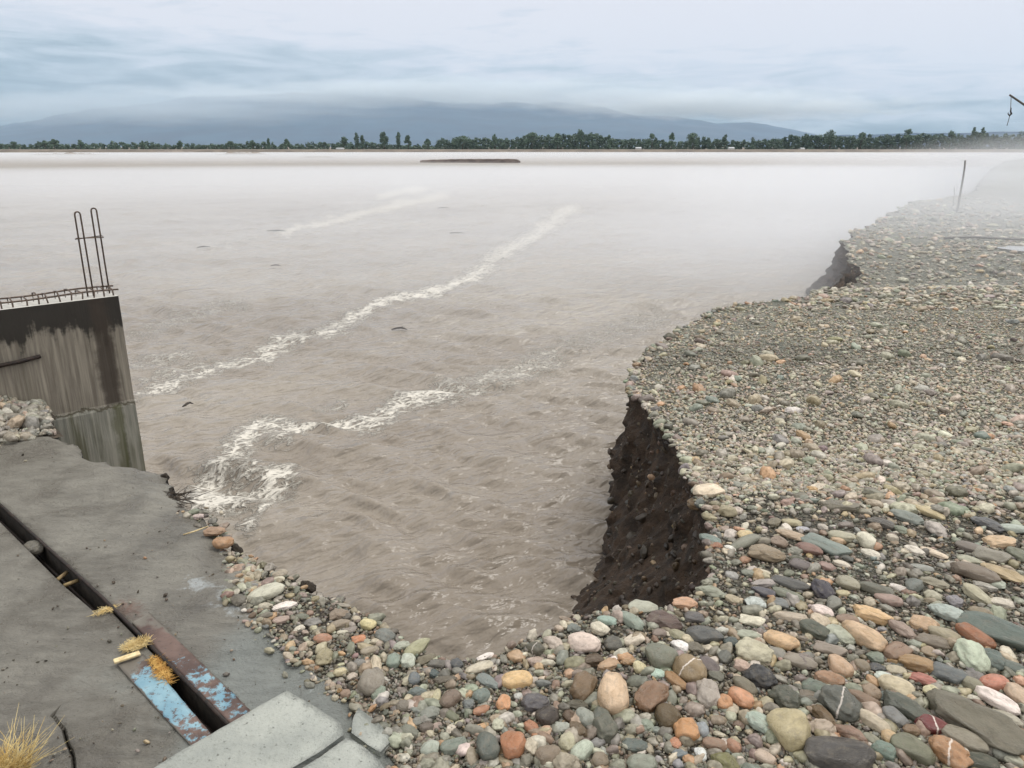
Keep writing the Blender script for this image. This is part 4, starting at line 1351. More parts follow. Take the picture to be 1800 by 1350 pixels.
# ---- place them
for i, s in enumerate(stones):
    xr, yr, dz = ray(s['u'], s['v'])
    dep = math.atan2(-dz, math.hypot(xr, yr))
    a_, bq = 1.04 * s['w'] / 2, 1.04 * s['h'] / 2
    ca, sa = math.cos(s['ang']), math.sin(s['ang'])
    M2 = np.array([[ca, -sa], [sa, ca]]) @ np.diag([a_ ** 2, bq ** 2]) @ np.array([[ca, sa], [-sa, ca]])
    th = 0.80 * min(a_, bq) if bq / a_ > 0.4 else 0.7 * bq
    M2[1, 1] = max(M2[1, 1] - (th * math.cos(dep)) ** 2, 0.25 * M2[1, 1])
    if M2[0, 1] ** 2 > 0.9 * M2[0, 0] * M2[1, 1]:
        M2[0, 1] = math.copysign(0.95 * math.sqrt(M2[0, 0] * M2[1, 1]), M2[0, 1])
    g = np.diag([1, -1 / math.sin(dep)])
    G = g @ M2 @ g.T
    ev, evec = np.linalg.eigh(G)
    ev = np.sqrt(np.maximum(ev, 1e-6))
    p = P(s['u'], s['v'], 0.0)
    dist = math.sqrt(p.x ** 2 + p.y ** 2 + EYE ** 2) * math.cos(math.atan((s['v'] - 675) / FPX))
    m = dist / FPX
    C = th * m
    if s['label'].startswith("smooth grey stone dropped"):
        zc = -0.02
    elif "embedded in the cliff" in s['label']:
        zc = -0.06
    else:
        zc = C * 0.50 + float(zground(np.array([p.x]), np.array([p.y]))[0])
    p = P(s['u'], s['v'], zc)
    o = bpy.data.objects.new("cobble", BASES[i % len(BASES)])
    COL.objects.link(o)
    o.location = p
    yaw = math.atan2(evec[1, 1], evec[0, 1])
    o.scale = (min(ev[1], 2.3 * ev[0]) * m, ev[0] * m, C)
    o.rotation_euler = (rg.normal(0, 0.06), rg.normal(0, 0.06), yaw + (math.pi if rg.random() < 0.5 else 0))
    l_ = lin(*s['rgb'])
    o.color = tuple(k_ * 0.86 * (0.68 * q + 0.32 * sum(l_[:3]) / 3) for q, k_ in zip(l_[:3], (1.05, 1.0, 0.93))) + (1,)
    o['vein'] = float(s['vein'])
    o['category'] = "stone"
    o['group'] = "cobbles of the gravel bank"
    s['ob'] = o
    s['area'] = s['w'] * s['h']
    s['asp'] = s['w'] / s['h']
    s['cw'] = colour_word(*s['rgb'])

# ---- labels: what it looks like, then the landmark stone it lies by
anch = [s for s in stones if s['short']]
used = set(s['label'] for s in stones if s['label'])
def rel(s, a):
    du, dv_ = s['u'] - a['u'], s['v'] - a['v']
    if abs(du) > 1.3 * abs(dv_):
        return "inland of" if du > 0 else "on the river side of"
    return "in front of" if dv_ > 0 else "beyond"
for s in sorted(stones, key=lambda q: -q['area']):
    if s['label']:
        s['ob']['label'] = s['label']
        continue
    size = "large" if s['area'] > 1500 else "small" if s['area'] < 550 else "medium"
    shape = "long flat" if s['asp'] > 2.3 else "oval" if s['asp'] > 1.45 else "rounded"
    near = sorted(anch, key=lambda a: math.hypot(a['u'] - s['u'], (a['v'] - s['v']) * 1.3))
    others = sorted((q for q in stones if q is not s and not q['short'] and q['cw'] != s['cw']), key=lambda q: math.hypot(q['u'] - s['u'], q['v'] - s['v']))
    cands = []
    for a in near[:2]:
        gap = math.hypot(a['u'] - s['u'], a['v'] - s['v']) - 0.5 * max(a['w'], s['w'])
        adv = "just " if gap < 35 else "well " if gap > 110 else ""
        cands.append(f"{size} {s['cw']} {shape} stone {adv}{rel(s, a)} {a['short']}")
    for q in others[:4]:
        cands.append(f"{s['cw']} {shape} stone by a {q['cw']} one, {rel(s, near[0])} {near[0]['short']}")
    for a in near[1:4]:
        for q in others[:3]:
            cands.append(f"{size} {s['cw']} stone by a {q['cw']} one, {rel(s, a)} {a['short']}")
    lab = next((c for c in cands if c not in used and len(c.split()) <= 16), cands[0])
    used.add(lab)
    s['ob']['label'] = lab

# ================================================================== gravel: the uncountable rest, one object
def stone_tree():
    ng = bpy.data.node_groups.new("gravel_scatter", 'GeometryNodeTree')
    ng.interface.new_socket("Geometry", in_out='INPUT', socket_type='NodeSocketGeometry')
    ng.interface.new_socket("Geometry", in_out='OUTPUT', socket_type='NodeSocketGeometry')
    N, L = ng.nodes, ng.links
    gi, go = N.new('NodeGroupInput'), N.new('NodeGroupOutput')
    join = N.new('GeometryNodeJoinGeometry')
    for k in range(7):
        ico = N.new('GeometryNodeMeshIcoSphere')
        ico.inputs['Radius'].default_value = 1.0
        ico.inputs['Subdivisions'].default_value = 3
        sp = N.new('GeometryNodeSetPosition')
        nz = N.new('ShaderNodeTexNoise')
        nz.noise_dimensions = '4D'
        nz.inputs['W'].default_value = k * 11.3
        nz.inputs['Scale'].default_value = 0.8 + 0.12 * k
        nz.inputs['Detail'].default_value = 2.0
        sub = N.new('ShaderNodeVectorMath'); sub.operation = 'SUBTRACT'; sub.inputs[1].default_value = (0.5, 0.5, 0.5)
        scl = N.new('ShaderNodeVectorMath'); scl.operation = 'SCALE'; scl.inputs['Scale'].default_value = 1.15
        L.new(nz.outputs['Color'], sub.inputs[0])
        L.new(sub.outputs[0], scl.inputs[0])
        L.new(ico.outputs['Mesh'], sp.inputs['Geometry'])
        L.new(scl.outputs[0], sp.inputs['Offset'])
        sm = N.new('GeometryNodeSetShadeSmooth')
        L.new(sp.outputs[0], sm.inputs[0])
        mt = N.new('GeometryNodeSetMaterial')
        mt.inputs['Material'].default_value = m_gravel
        L.new(sm.outputs[0], mt.inputs[0])
        g2i = N.new('GeometryNodeGeometryToInstance')
        L.new(mt.outputs[0], g2i.inputs[0])
        L.new(g2i.outputs[0], join.inputs[0])
    iop = N.new('GeometryNodeInstanceOnPoints')
    iop.inputs['Pick Instance'].default_value = True
    def na(name, ty):
        a = N.new('GeometryNodeInputNamedAttribute')
        a.data_type = ty
        a.inputs['Name'].default_value = name
        return next(o for o in a.outputs if o.enabled)
    L.new(gi.outputs[0], iop.inputs['Points'])
    L.new(join.outputs[0], iop.inputs['Instance'])
    L.new(na('idx', 'INT'), iop.inputs['Instance Index'])
    L.new(na('rot', 'FLOAT_VECTOR'), iop.inputs['Rotation'])
    L.new(na('scl', 'FLOAT_VECTOR'), iop.inputs['Scale'])
    L.new(iop.outputs[0], go.inputs[0])
    return ng

m_gravel, t_, b_ = new_mat("gravel_stone")
tc = t_.n('ShaderNodeTexCoord')
colr = t_.attr('col', 'INSTANCER').outputs['Color']
pos_ = t_.n('ShaderNodeNewGeometry').outputs['Position']
s1 = t_.noise(pos_, 55.0, 5.0, 0.65)
hd = t_.n('ShaderNodeHueSaturation'); hd.inputs['Value'].default_value = 0.66
hl = t_.n('ShaderNodeHueSaturation'); hl.inputs['Value'].default_value = 1.2; hl.inputs['Saturation'].default_value = 0.9
t_.l(colr, hd.inputs['Color']); t_.l(colr, hl.inputs['Color'])
t_.l(t_.mix(t_.sstep(s1, 0.32, 0.68), hd.outputs[0], hl.outputs[0]), b_.inputs['Base Color'])
b_.inputs['Roughness'].default_value = 0.5
bump(t_, b_, s1, 0.3, 0.004)

rg = np.random.default_rng(23)
PTS, SCL, ROT, CLR = [], [], [], []


def add_stones(xy, z, diam, tint=1.0, flat=(0.45, 0.75), tilt=0.25, embed=0.42, desat=0.5, cast=(1, 1, 1)):
    n = len(xy)
    if not n: return
    a = diam / 2 * rg.uniform(1.0, 1.45, n)
    b = diam / 2 * rg.uniform(0.65, 1.0, n)
    c = diam / 2 * rg.uniform(flat[0], flat[1], n)
    PTS.append(np.column_stack([xy, z + c * embed]))
    SCL.append(np.column_stack([a, b, c]))
    ROT.append(np.column_stack([rg.normal(0, tilt, n), rg.normal(0, tilt, n), rg.uniform(0, 2 * math.pi, n)]))
    cc = PC[rg.choice(len(PC), n, p=PW)]
    cc = cc + (np.array([136, 132, 120]) - cc) * desat
    cc = np.clip(cc + rg.normal(0, 3, (n, 3)) + rg.normal(0, 9, (n, 1)), 15, 245)
    l = cc / 255.0
    l = np.where(l <= 0.04045, l / 12.92, ((l + 0.055) / 1.055) ** 2.4) * 0.9
    CLR.append(l * tint * np.array(cast) * np.array([1.05, 1.0, 0.93]))


occ_w = np.array([(s['ob'].location.x, s['ob'].location.y, max(s['ob'].scale[0], s['ob'].scale[1]) * 0.75) for s in stones])


def free(xy, frac=1.0):
    ok = np.ones(len(xy), bool)
    for (x, y, r_) in occ_w:
        ok &= (np.hypot(xy[:, 0] - x, xy[:, 1] - y) > r_ * frac)
    return ok


def sample(n, u0, u1, v0, v1, power=1.0):
    u = rg.uniform(u0, u1, n)
    v = v0 + (v1 - v0) * rg.random(n) ** power
    xc = (u - 900) / FPX; yc = -(v - 675) / FPX
    f = CP + yc * SP; dz = -SP + yc * CP
    t = -EYE / dz
    xy = np.column_stack([xc * t, f * t])
    return xy[pip(xy[:, 0], xy[:, 1], gpoly)]

def spread(xy, dmin):
    """thin out by a hashed grid so that stones sit side by side"""
    key = {}
    keepi = []
    g = np.floor(xy / dmin[:, None] if np.ndim(dmin) else xy / dmin).astype(int)
    for i, kk in enumerate(map(tuple, g)):
        if kk in key: continue
        key[kk] = 1
        keepi.append(i)
    return np.array(keepi, int)

# medium pebbles near the camera
xy = sample(7000, 380, 2000, 830, 1500)
xy = xy[free(xy, 0.8)]
k_ = spread(xy, 0.027); xy = xy[k_]
add_stones(xy, zground(xy[:, 0], xy[:, 1]), np.clip(rg.lognormal(math.log(0.027), 0.38, len(xy)), 0.014, 0.055))
# the same bank beside and behind the photographer
xy = np.column_stack([rg.uniform(-0.2, 6.5, 16000), rg.uniform(-1.0, 5.0, 16000)])
uo, vo_ = proj(xy[:, 0], xy[:, 1], np.zeros(len(xy)))
fwd = xy[:, 1] * CP + EYE * SP
xy = xy[pip(xy[:, 0], xy[:, 1], gpoly) & ((uo > 1990) | (vo_ > 1490) | (fwd < 0.3))]
xy = xy[spread(xy, 0.034)]
add_stones(xy, zground(xy[:, 0], xy[:, 1]), np.clip(rg.lognormal(math.log(0.036), 0.45, len(xy)), 0.014, 0.11))
# coarse gravel of the plateau
xy = sample(15000, 1050, 2050, 525, 905)
k_ = spread(xy, 0.027); xy = xy[k_]
pat = fbm(xy[:, 0] * 1.3, xy[:, 1] * 0.9, octv=3, seed=77)
xy = xy[rg.random(len(xy)) > np.clip(pat * 3.4 + 1.6 * np.exp(-((xy[:, 1] - 5.75 - 0.06 * xy[:, 0]) / 0.3) ** 2), 0, 0.85)]
add_stones(xy, zground(xy[:, 0], xy[:, 1]), np.clip(rg.lognormal(math.log(0.0205), 0.45, len(xy)), 0.009, 0.065), 1.3, desat=0.68)
xy = sample(400, 1080, 2050, 540, 905)
add_stones(xy, zground(xy[:, 0], xy[:, 1]), np.clip(rg.lognormal(math.log(0.07), 0.25, len(xy)), 0.045, 0.12), 1.12, desat=0.5)
# grit
xy = sample(46000, 380, 2000, 860, 1500)
add_stones(xy, zground(xy[:, 0], xy[:, 1]), np.clip(rg.lognormal(math.log(0.0105), 0.3, len(xy)), 0.006, 0.02), 0.62, (0.5, 0.9), 0.5, desat=0.6)  # tint puts crevice shade into the near grit
xy = sample(34000, 1050, 2050, 540, 870)
trk = np.abs(xy[:, 1] - 5.75 - 0.06 * xy[:, 0] + 0.25 * fbm(xy[:, 0], xy[:, 1], octv=3, seed=78)) < 0.33       # a worn strip of damp fines
for sel_, tn in ((~trk, 1.28), (trk, 0.86)):
    q = xy[sel_]
    add_stones(q, zground(q[:, 0], q[:, 1]), np.clip(rg.lognormal(math.log(0.017), 0.3, len(q)), 0.009, 0.03), tn, (0.5, 0.9), 0.5, desat=0.7)
# farther terrace
xy = sample(6500, 1380, 2100, 345, 545)
rr_ = np.hypot(xy[:, 0], xy[:, 1])
add_stones(xy, zground(xy[:, 0], xy[:, 1]), np.clip(rg.lognormal(math.log(0.05), 0.4, len(xy)), 0.02, 0.14) * np.clip(rr_ / 14, 0.8, 1.5), 1.3, desat=0.7)
# stones along the crumbling rim
ii_ = rg.integers(0, nR, 1500)
ii_ = ii_[np.hypot(rimR[ii_, 0], rimR[ii_, 1]) < 11]
xy = rimR[ii_] - outn[ii_] * rg.uniform(-0.012, 0.05, len(ii_))[:, None]
dd = np.hypot(xy[:, 0], xy[:, 1])
add_stones(xy, zground(xy[:, 0], xy[:, 1]) - 0.004, np.clip(rg.lognormal(math.log(0.026), 0.4, len(xy)), 0.01, 0.07) * np.clip(dd / 4, 0.8, 1.5), 0.9, (0.45, 0.8), 0.4)
# stones held in the cut face, coated with wet earth
n = 9000
ii_ = rg.integers(0, nR, n)
rr_ = rg.integers(1, int(ROWS * 0.8), n)
q = skv[rr_, ii_]
ok = np.hypot(q[:, 0], q[:, 1]) < 20
q = q[ok] - np.column_stack([outn[ii_[ok]] * 0.006, np.zeros(ok.sum())])
for lo, hi, tn in ((0.0, 0.75, 0.14), (0.75, 0.93, 0.26), (0.93, 1.0, 0.6)):
    s_ = slice(int(len(q) * lo), int(len(q) * hi))
    add_stones(q[s_, :2], q[s_, 2], np.clip(rg.lognormal(math.log(0.018), 0.5, len(q[s_])), 0.008, 0.07), tn, (0.5, 0.9), 0.6, 0.0, 0.5, (1.15, 0.9, 0.68))
# loose stones strewn over the silt beside the band
ii_ = rg.integers(0, len(brd), 300)
xy = brd[ii_] + rg.normal(0, 1, (300, 2)) * np.array([0.02, 0.02]) - np.array([0.008, 0.0])
add_stones(xy, np.full(len(xy), 0.004), np.clip(rg.lognormal(math.log(0.016), 0.4, len(xy)), 0.007, 0.04), 0.95)
xy = np.array([P(u, v)[:2] for u, v in zip(rg.uniform(395, 470, 110), rg.uniform(985, 1065, 110))])
add_stones(xy, np.full(len(xy), 0.004), np.clip(rg.lognormal(math.log(0.022), 0.45, len(xy)), 0.008, 0.05), 1.0)
# specks of grit and small clods strewn over the silt
un, vn = rg.uniform(5, 600, 480), rg.uniform(800, 1345, 480)
xy = np.array([tuple(P(a, b)[:2]) for a, b in zip(un, vn)])
ok = pip(xy[:, 0], xy[:, 1], ppoly) & ~pip(xy[:, 0], xy[:, 1], slotd) & (fbm(xy[:, 0] * 3, xy[:, 1] * 3, octv=2, seed=79) > -0.05)
xy = xy[ok]
h_ = len(xy) // 2
add_stones(xy[:h_], np.full(h_, 0.004), np.clip(rg.lognormal(math.log(0.0050), 0.5, h_), 0.003, 0.014), 0.30, (0.4, 0.8), 0.5, 0.3, 0.7, (1.1, 0.95, 0.8))
add_stones(xy[h_:], np.full(len(xy) - h_, 0.004), np.clip(rg.lognormal(math.log(0.0050), 0.5, len(xy) - h_), 0.003, 0.016), 0.9, (0.4, 0.8), 0.5, 0.3, 0.6)
ii_ = rg.integers(int(len(rimL) * 0.7), len(rimL), 60)
xy = rimL[ii_] + rg.normal(0, 0.03, (60, 2))
add_stones(xy, np.full(len(xy), -0.02), np.clip(rg.lognormal(math.log(0.022), 0.4, len(xy)), 0.01, 0.05), 0.8)

def stones_object(name, label, cat):
    pts = np.vstack(PTS).astype(np.float32)
    me = bpy.data.meshes.new(name)
    me.vertices.add(len(pts))
    me.vertices.foreach_set('co', pts.ravel())
    for nm, arr in (('rot', np.vstack(ROT)), ('scl', np.vstack(SCL))):
        a = me.attributes.new(nm, 'FLOAT_VECTOR', 'POINT')
        a.data.foreach_set('vector', arr.astype(np.float32).ravel())
    cl_ = np.vstack(CLR)
    a = me.attributes.new('col', 'FLOAT_COLOR', 'POINT')
    a.data.foreach_set('color', np.column_stack([cl_, np.ones(len(cl_))]).astype(np.float32).ravel())
    a = me.attributes.new('idx', 'INT', 'POINT')
    a.data.foreach_set('value', rg.integers(0, 7, len(pts)).astype(np.int32))
    me.update()
    o = link(name, me, [m_gravel])
    md = o.modifiers.new("scatter", 'NODES')
    md.node_group = GT
    return tag(o, label, cat, None, "stuff")

GT = stone_tree()
print("gravel stones:", sum(map(len, PTS)))
stones_object("gravel", "pebbles and grit covering the eroded bank", "gravel")

# ---- rubble heaped at the foot of the wall
PTS, SCL, ROT, CLR = [], [], [], []
n = 2400
s_ = rg.uniform(0.46, 2.3, n)
tq = rg.random(n) ** 1.2 * 0.48
ht = np.clip((s_ - 0.44) / 0.42, 0, 1) * 0.19
zz_ = ht * (1 - tq / 0.48) ** 1.1 + rg.uniform(-0.015, 0.01, n)
xy = np.column_stack([WC.x + WD.x * s_ + WN.x * tq, WC.y + WD.y * s_ + WN.y * tq])
ok = pip(xy[:, 0] + 0.01, xy[:, 1], ppoly)
xy, zz_, n = xy[ok], zz_[ok], int(ok.sum())
add_stones(xy, zz_, np.clip(rg.lognormal(math.log(0.032), 0.45, n), 0.012, 0.09), 1.0, (0.45, 0.8), 0.5)
CLR = [np.clip(CLR[0] * 0.6 + 0.4 * np.array([0.34, 0.32, 0.28]), 0, 1)]
stones_object("rubble", "pale broken stones heaped against the foot of the wall", "rubble")
# earth body of that heap
vs, fs = [], []
ns, nt = 40, 12
for i in range(ns):
    sv = 0.50 + 2.1 * i / (ns - 1)
    h_ = min(1, max(0, (sv - 0.48) / 0.42)) * 0.17
    for j in range(nt):
        tv = 0.50 * j / (nt - 1)
        vs.append((WC.x + WD.x * sv + WN.x * tv, WC.y + WD.y * sv + WN.y * tv, h_ * (1 - tv / 0.5) - 0.012))
for i in range(ns - 1):
    for j in range(nt - 1):
        a = i * nt + j
        cxy = np.mean([vs[q][:2] for q in (a, a + 1, a + nt + 1, a + nt)], axis=0)
        if pip(np.array([cxy[0]]), np.array([cxy[1]]), ppoly)[0]:
            fs.append((a, a + 1, a + nt + 1, a + nt))
tag(mesh_np("silt_mound", vs, fs, m_mud, None, True), "silt mound under the rubble at the wall foot", "mound", kind="structure")

# ================================================================== far shore
SHORE = 400.0
xs = np.linspace(-520, 520, 261)
prof = [(-6, -1.8), (0, -1.02), (1.2, -0.3), (4, 0.1), (10, 0.35), (40, 0.4), (120, 0.3), (500, 0.5), (2500, 1.0), (7600, 1.0)]
vs, fs = [], []
for x in xs:
    k = 4.0 * float(fbm(np.array([x / 25.0]), np.array([0.0]), octv=3, seed=141)[0])
    for dy, z in prof:
        xx = x * (1 + max(0, dy - 40) / 400.0)
        vs.append((xx, SHORE + k * (dy < 50) + dy, z))
m = len(prof)
for i in range(len(xs) - 1):
    for j in range(m - 1):
        a = i * m + j
        fs.append((a, a + m, a + m + 1, a + 1))
m_plain = simple_mat("far_bank_ground", srgb(94, 86, 78), srgb(122, 112, 100), 0.12, 0.9, 0, 0)
tag(mesh_np("far_bank", vs, fs, m_plain, None, True), "low sandy far bank across the river", "bank", kind="structure")

# sandbars: long low backs in the water
def bar(u0, u1, v, hgt, seed, label):
    p0, p1 = P(u0, v, WATER_Z), P(u1, v, WATER_Z)
    c = (p0 + p1) / 2
    L = (p1 - p0).length / 2
    W = L * 0.22
    n, mm = 60, 14
    vs, fs = [], []
    for i in range(n):
        a = -1 + 2 * i / (n - 1)
        for j in range(mm):
            b = -1 + 2 * j / (mm - 1)
            e = max(0, 1 - abs(a) ** 3) * max(0, 1 - b * b)
            nzv = float(fbm(np.array([a * 5]), np.array([b * 1.5]), octv=3, seed=seed)[0])
            vs.append((a * L, b * W, hgt * e * (1.0 + 0.8 * nzv) - 0.12))
    for i in range(n - 1):
        for j in range(mm - 1):
            q = i * mm + j
            fs.append((q, q + mm, q + mm + 1, q + 1))
    o = mesh_np("sandbar", vs, fs, m_sand, None, True)
    o.location = (c.x, c.y, WATER_Z)
    tag(o, label, "sandbar", "sandbars in the river", "structure")
bar(45, 200, 273.0, 0.75, 151, "faint low sandbar in front of the far bank at one end")
bar(372, 482, 272.5, 0.95, 152, "dark sandbar between the faint one and the broken shoal")
bar(515, 600, 277.0, 0.34, 153, "broken shoal just breaking the surface before the flat groyne")
bar(250, 360, 269.0, 0.9, 154, "thin sandbar under the far bank behind the dark one")

# concrete groyne
m_groyne = simple_mat("old_concrete", srgb(88, 78, 74), srgb(118, 106, 100), 0.8, 0.85, 0, 0)
g0, g1 = P(741, 285.5, WATER_Z), P(913, 286.5, WATER_Z)
L = (g1 - g0).length
ang = math.atan2(g1.y - g0.y, g1.x - g0.x)
prof2 = []
n = 40
vs, fs = [], []
for i in range(n):
    q = i / (n - 1)
    top = np.interp(q, [0, 0.08, 0.4, 0.93, 0.97, 1.0], [0.34, 0.46, 0.60, 0.66, 0.60, 0.36]) + 0.02 * math.sin(i * 1.7)
    for (yy, zz_) in ((-0.9, -0.5), (-0.75, 0.1), (-0.55, top - 0.05), (-0.45, top), (0.45, top), (0.6, top - 0.06), (0.9, -0.5)):
        vs.append((q * L, yy, zz_))
mm = 7
for i in range(n - 1):
    for j in range(mm):
        a = i * mm + j; b = i * mm + (j + 1) % mm
        fs.append((a, b, b + mm, a + mm))
o = bpy.data.meshes.new("groyne")
o.from_pydata(vs, [], fs + [tuple(range(mm)), tuple((n - 1) * mm + k for k in range(mm))])
go_ = link("groyne", o, m_groyne)
go_.location = g0
go_.rotation_euler = (0, 0, ang)
tag(go_, "low dark concrete groyne standing flat in mid river", "groyne")

# ---- trees
m_leaf, t_, b_ = new_mat("far_foliage")
oi = t_.n('ShaderNodeObjectInfo')
lt = t_.attr('leaf').outputs['Fac']
c_ = t_.mix(lt, srgb(66, 92, 76), srgb(102, 126, 102))  # distance haze is lightened into the leaf colours
c_ = t_.mix(t_.math('MULTIPLY', oi.outputs['Random'], 0.35), c_, srgb(46, 66, 56))
t_.l(c_, b_.inputs['Base Color'])
b_.inputs['Roughness'].default_value = 0.6
m_trunk = simple_mat("far_bark", srgb(60, 52, 44), srgb(88, 78, 66), 2.0, 0.9, 0, 0)


def leaf_quads(centers, radii, n_each, size, rg_):
    """leaf clumps: small faces scattered through ellipsoids"""
    vs, fs, lf = [], [], []
    for c, r_, n in zip(centers, radii, n_each):
        dirs = rg_.normal(size=(n, 3))
        dirs /= np.linalg.norm(dirs, axis=1)[:, None]
        rad = rg_.random(n) ** 0.45
        pts_ = np.asarray(c) + dirs * rad[:, None] * np.asarray(r_)
        nn = dirs + rg_.normal(0, 0.6, (n, 3))
        nn /= np.linalg.norm(nn, axis=1)[:, None]
        a = np.cross(nn, [0.2, 0.3, 0.93]); a /= np.maximum(np.linalg.norm(a, axis=1)[:, None], 1e-4)
        b = np.cross(nn, a)
        sz = size * rg_.uniform(0.6, 1.3, n)[:, None]
        shade = rg_.random() * 0.5
        b0 = len(vs) if False else sum(len(x) for x in vs)
        q = np.stack([pts_ - a * sz, pts_ - b * sz * 0.7, pts_ + a * sz, pts_ + b * sz * 0.7], 1).reshape(-1, 3)
        vs.append(q)
        fs.append((np.arange(n * 4).reshape(n, 4)) + b0)
        lf.append(np.repeat(np.clip(shade + rg_.random(n) * 0.5, 0, 1), 4))
    return np.vstack(vs), np.vstack(fs), np.concatenate(lf)


def far_tree(u, vtop, wpx, kind, label, seed, Y=None, vb=262.5):
    rg_ = np.random.default_rng(seed)
    Y = Y or SHORE + 14 + rg_.uniform(0, 8)
    m = Y / FPX / 0.985
    base = PY(u, vb, Y)
    base.z = 0.3
    H = (vb - vtop) * m + 0.2
    W = wpx * m / 2
    root = empty("poplar_tree" if kind == 'poplar' else "tree", base)
    tag(root, label, "tree", "trees along the far bank")
    cs, rs_, ns_ = [], [], []
    if kind == 'poplar':
        for k in range(7):
            q = k / 6
            cs.append((rg_.normal(0, W * .15), rg_.normal(0, W * .15), H * (0.2 + 0.72 * q)))
            ww = W * (0.55 + 0.65 * math.sin(math.pi * min(1, q * 0.85 + 0.12)))
            rs_.append((ww * 0.8, ww * 0.8, H * 0.12)); ns_.append(70)
    else:
        nb_ = 9 if kind == 'round' else 12
        for k in range(nb_):
            a = rg_.uniform(0, 6.28); q = rg_.random()
            zc_ = 0.35 + 0.52 * q
            rr_ = W * 0.75 * (1 - 0.55 * max(0, q - 0.35) / 0.65) * rg_.uniform(0.25, 1)
            if kind == 'block': rr_ = W * 0.62 * rg_.uniform(0.2, 1)
            cs.append((rr_ * math.cos(a), rr_ * math.sin(a), H * zc_))
            k3 = rg_.uniform(0.32, 0.5)
            rs_.append((W * k3, W * k3, H * 0.15)); ns_.append(70)
        cs.append((0, 0, H * 0.9)); rs_.append((W * 0.3, W * 0.3, H * 0.1)); ns_.append(50)
    v_, f_, l_ = leaf_quads(cs, rs_, ns_, 0.40, rg_)
    cr_ = mesh_np("crown", v_, f_, m_leaf, root)
    fattr(cr_, 'leaf', l_)
    mb = MB()
    mb.tube([(0, 0, -0.3), (0.05, 0, H * 0.3), (rg_.normal(0, .1), 0, H * 0.72)], [0.16 + 0.02 * W, 0.12, 0.04], 7)
    for k in range(4):
        a = rg_.uniform(0, 6.28)
        z0 = H * rg_.uniform(0.25, 0.5)
        mb.tube([(0.04, 0, z0), (W * .3 * math.cos(a), W * .3 * math.sin(a), z0 + H * .15), (W * .55 * math.cos(a), W * .55 * math.sin(a), z0 + H * .25)], [0.07, 0.05, 0.02], 5)
    mb.build("trunk", m_trunk, root, True)

TREES = [(25, 250.5, 16, 'round', "low dim bushy tree at the hazier end of the far bank"), (80, 249, 15, 'round', "smaller of two hazy trees standing close together on the far bank"),
         (96, 246.5, 20, 'round', "broader of two hazy trees standing close together on the far bank"), (142, 248, 14, 'round', "lone hazy round tree past the close pair, above the dark sandbar side"),
         (252, 249.5, 9, 'block', "thin grey tree poking above the low hazy scrub"), (317, 249.5, 14, 'round', "dim tree behind the thin sandbar"), (405, 250, 18, 'block', "broad dim tree behind the dark sandbar"),
         (445, 248.5, 14, 'round', "dim tree behind the tip of the dark sandbar"), (473, 246, 6, 'poplar', "slim solitary poplar short of the round dark tree"), (505, 246.5, 14, 'round', "round dark tree past the slim solitary poplar"),
         (605, 243, 24, 'round', "spreading tree just before the pair of close poplars"), (628, 237.5, 10, 'poplar', "taller of the two close poplars on the far bank"), (638, 241, 9, 'poplar', "shorter of the two close poplars on the far bank"),
         (676, 235, 20, 'block', "tall dense blocky dark tree standing apart, biggest of its group"), (701, 236, 9, 'poplar', "slender poplar between the blocky tree and a round one"), (718, 240, 16, 'round', "round tree beside the slender poplar"),
         (752, 246, 14, 'round', "small tree in the gap before the dark grove"), (813, 241, 46, 'block', "wide dark grove tree where the forest begins above the groyne"), (870, 239, 10, 'block', "pointed tree sticking out of the forest above the groyne end"),
         (1020, 231.5, 14, 'block', "emergent tree, tallest of the dark forest stand"), (935, 236, 26, 'block', "broad crown at the start of the taller forest stand"), (980, 237, 26, 'block', "broad crown in the middle of the taller forest stand"),
         (1070, 240.5, 9, 'poplar', "thin tree past the end of the tall forest stand"), (1146, 238, 18, 'round', "leafy tree just past the small white house"), (1180, 237, 11, 'block', "narrow tree between two leafy ones"),
         (1217, 236.5, 24, 'block', "wide leafy tree past the narrow one"), (1274, 239, 16, 'round', "round tree behind the white shed"), (1458, 231.5, 26, 'round', "big pointed tree standing out of the misty forest"),
         (1512, 236, 16, 'round', "lower tree between the big pointed tree and the domed one"), (1592, 231, 20, 'round', "domed tree rising from the misty forest behind the stake"), (1668, 233, 24, 'round', "wide tree behind the tip of the stake"),
         (1707, 228.5, 9, 'poplar', "taller of two thin trees near the misty end of the far bank"), (1722, 229.5, 10, 'poplar', "shorter of two thin trees near the misty end of the far bank")]
for i, (u, vt, wp, kd, lb) in enumerate(TREES):
    far_tree(u, vt, wp, kd, lb, 700 + i)

# ---- the wood behind them, which reads as one mass
rg = np.random.default_rng(61)
cs, rs_, ns_ = [], [], []
for u in np.arange(-260, 2060, 3.4):
    top = np.interp(u, [-260, 0, 300, 560, 590, 760, 775, 900, 925, 1040, 1090, 1130, 1360, 1390, 1500, 1800, 2060], [254, 254, 253.5, 254, 253, 255, 248, 246, 240.5, 239.5, 245, 248, 247.5, 243, 241.5, 239, 239])
    top += rg.normal(0, 1.6) + 1.6 * math.sin(u * 0.043 + 2 * math.sin(u * 0.011)) - 0.4
    Y = SHORE + rg.uniform(22, 40)
    m = Y / FPX / 0.985
    x = ((u - 900) / FPX) / (CP + (675 - 250) / FPX * SP) * Y
    H = (262.5 - top) * m
    for k in range(max(2, int(H / 1.2))):
        zc_ = 0.1 + (k + 0.4) * H / max(2, int(H / 1.2))
        cs.append((x + rg.normal(0, 0.5), Y + rg.normal(0, 1.5), zc_))
        rs_.append((rg.uniform(0.8, 1.6), 1.2, rg.uniform(0.8, 1.3))); ns_.append(46)
v_, f_, l_ = leaf_quads(cs, rs_, ns_, 0.46, rg)
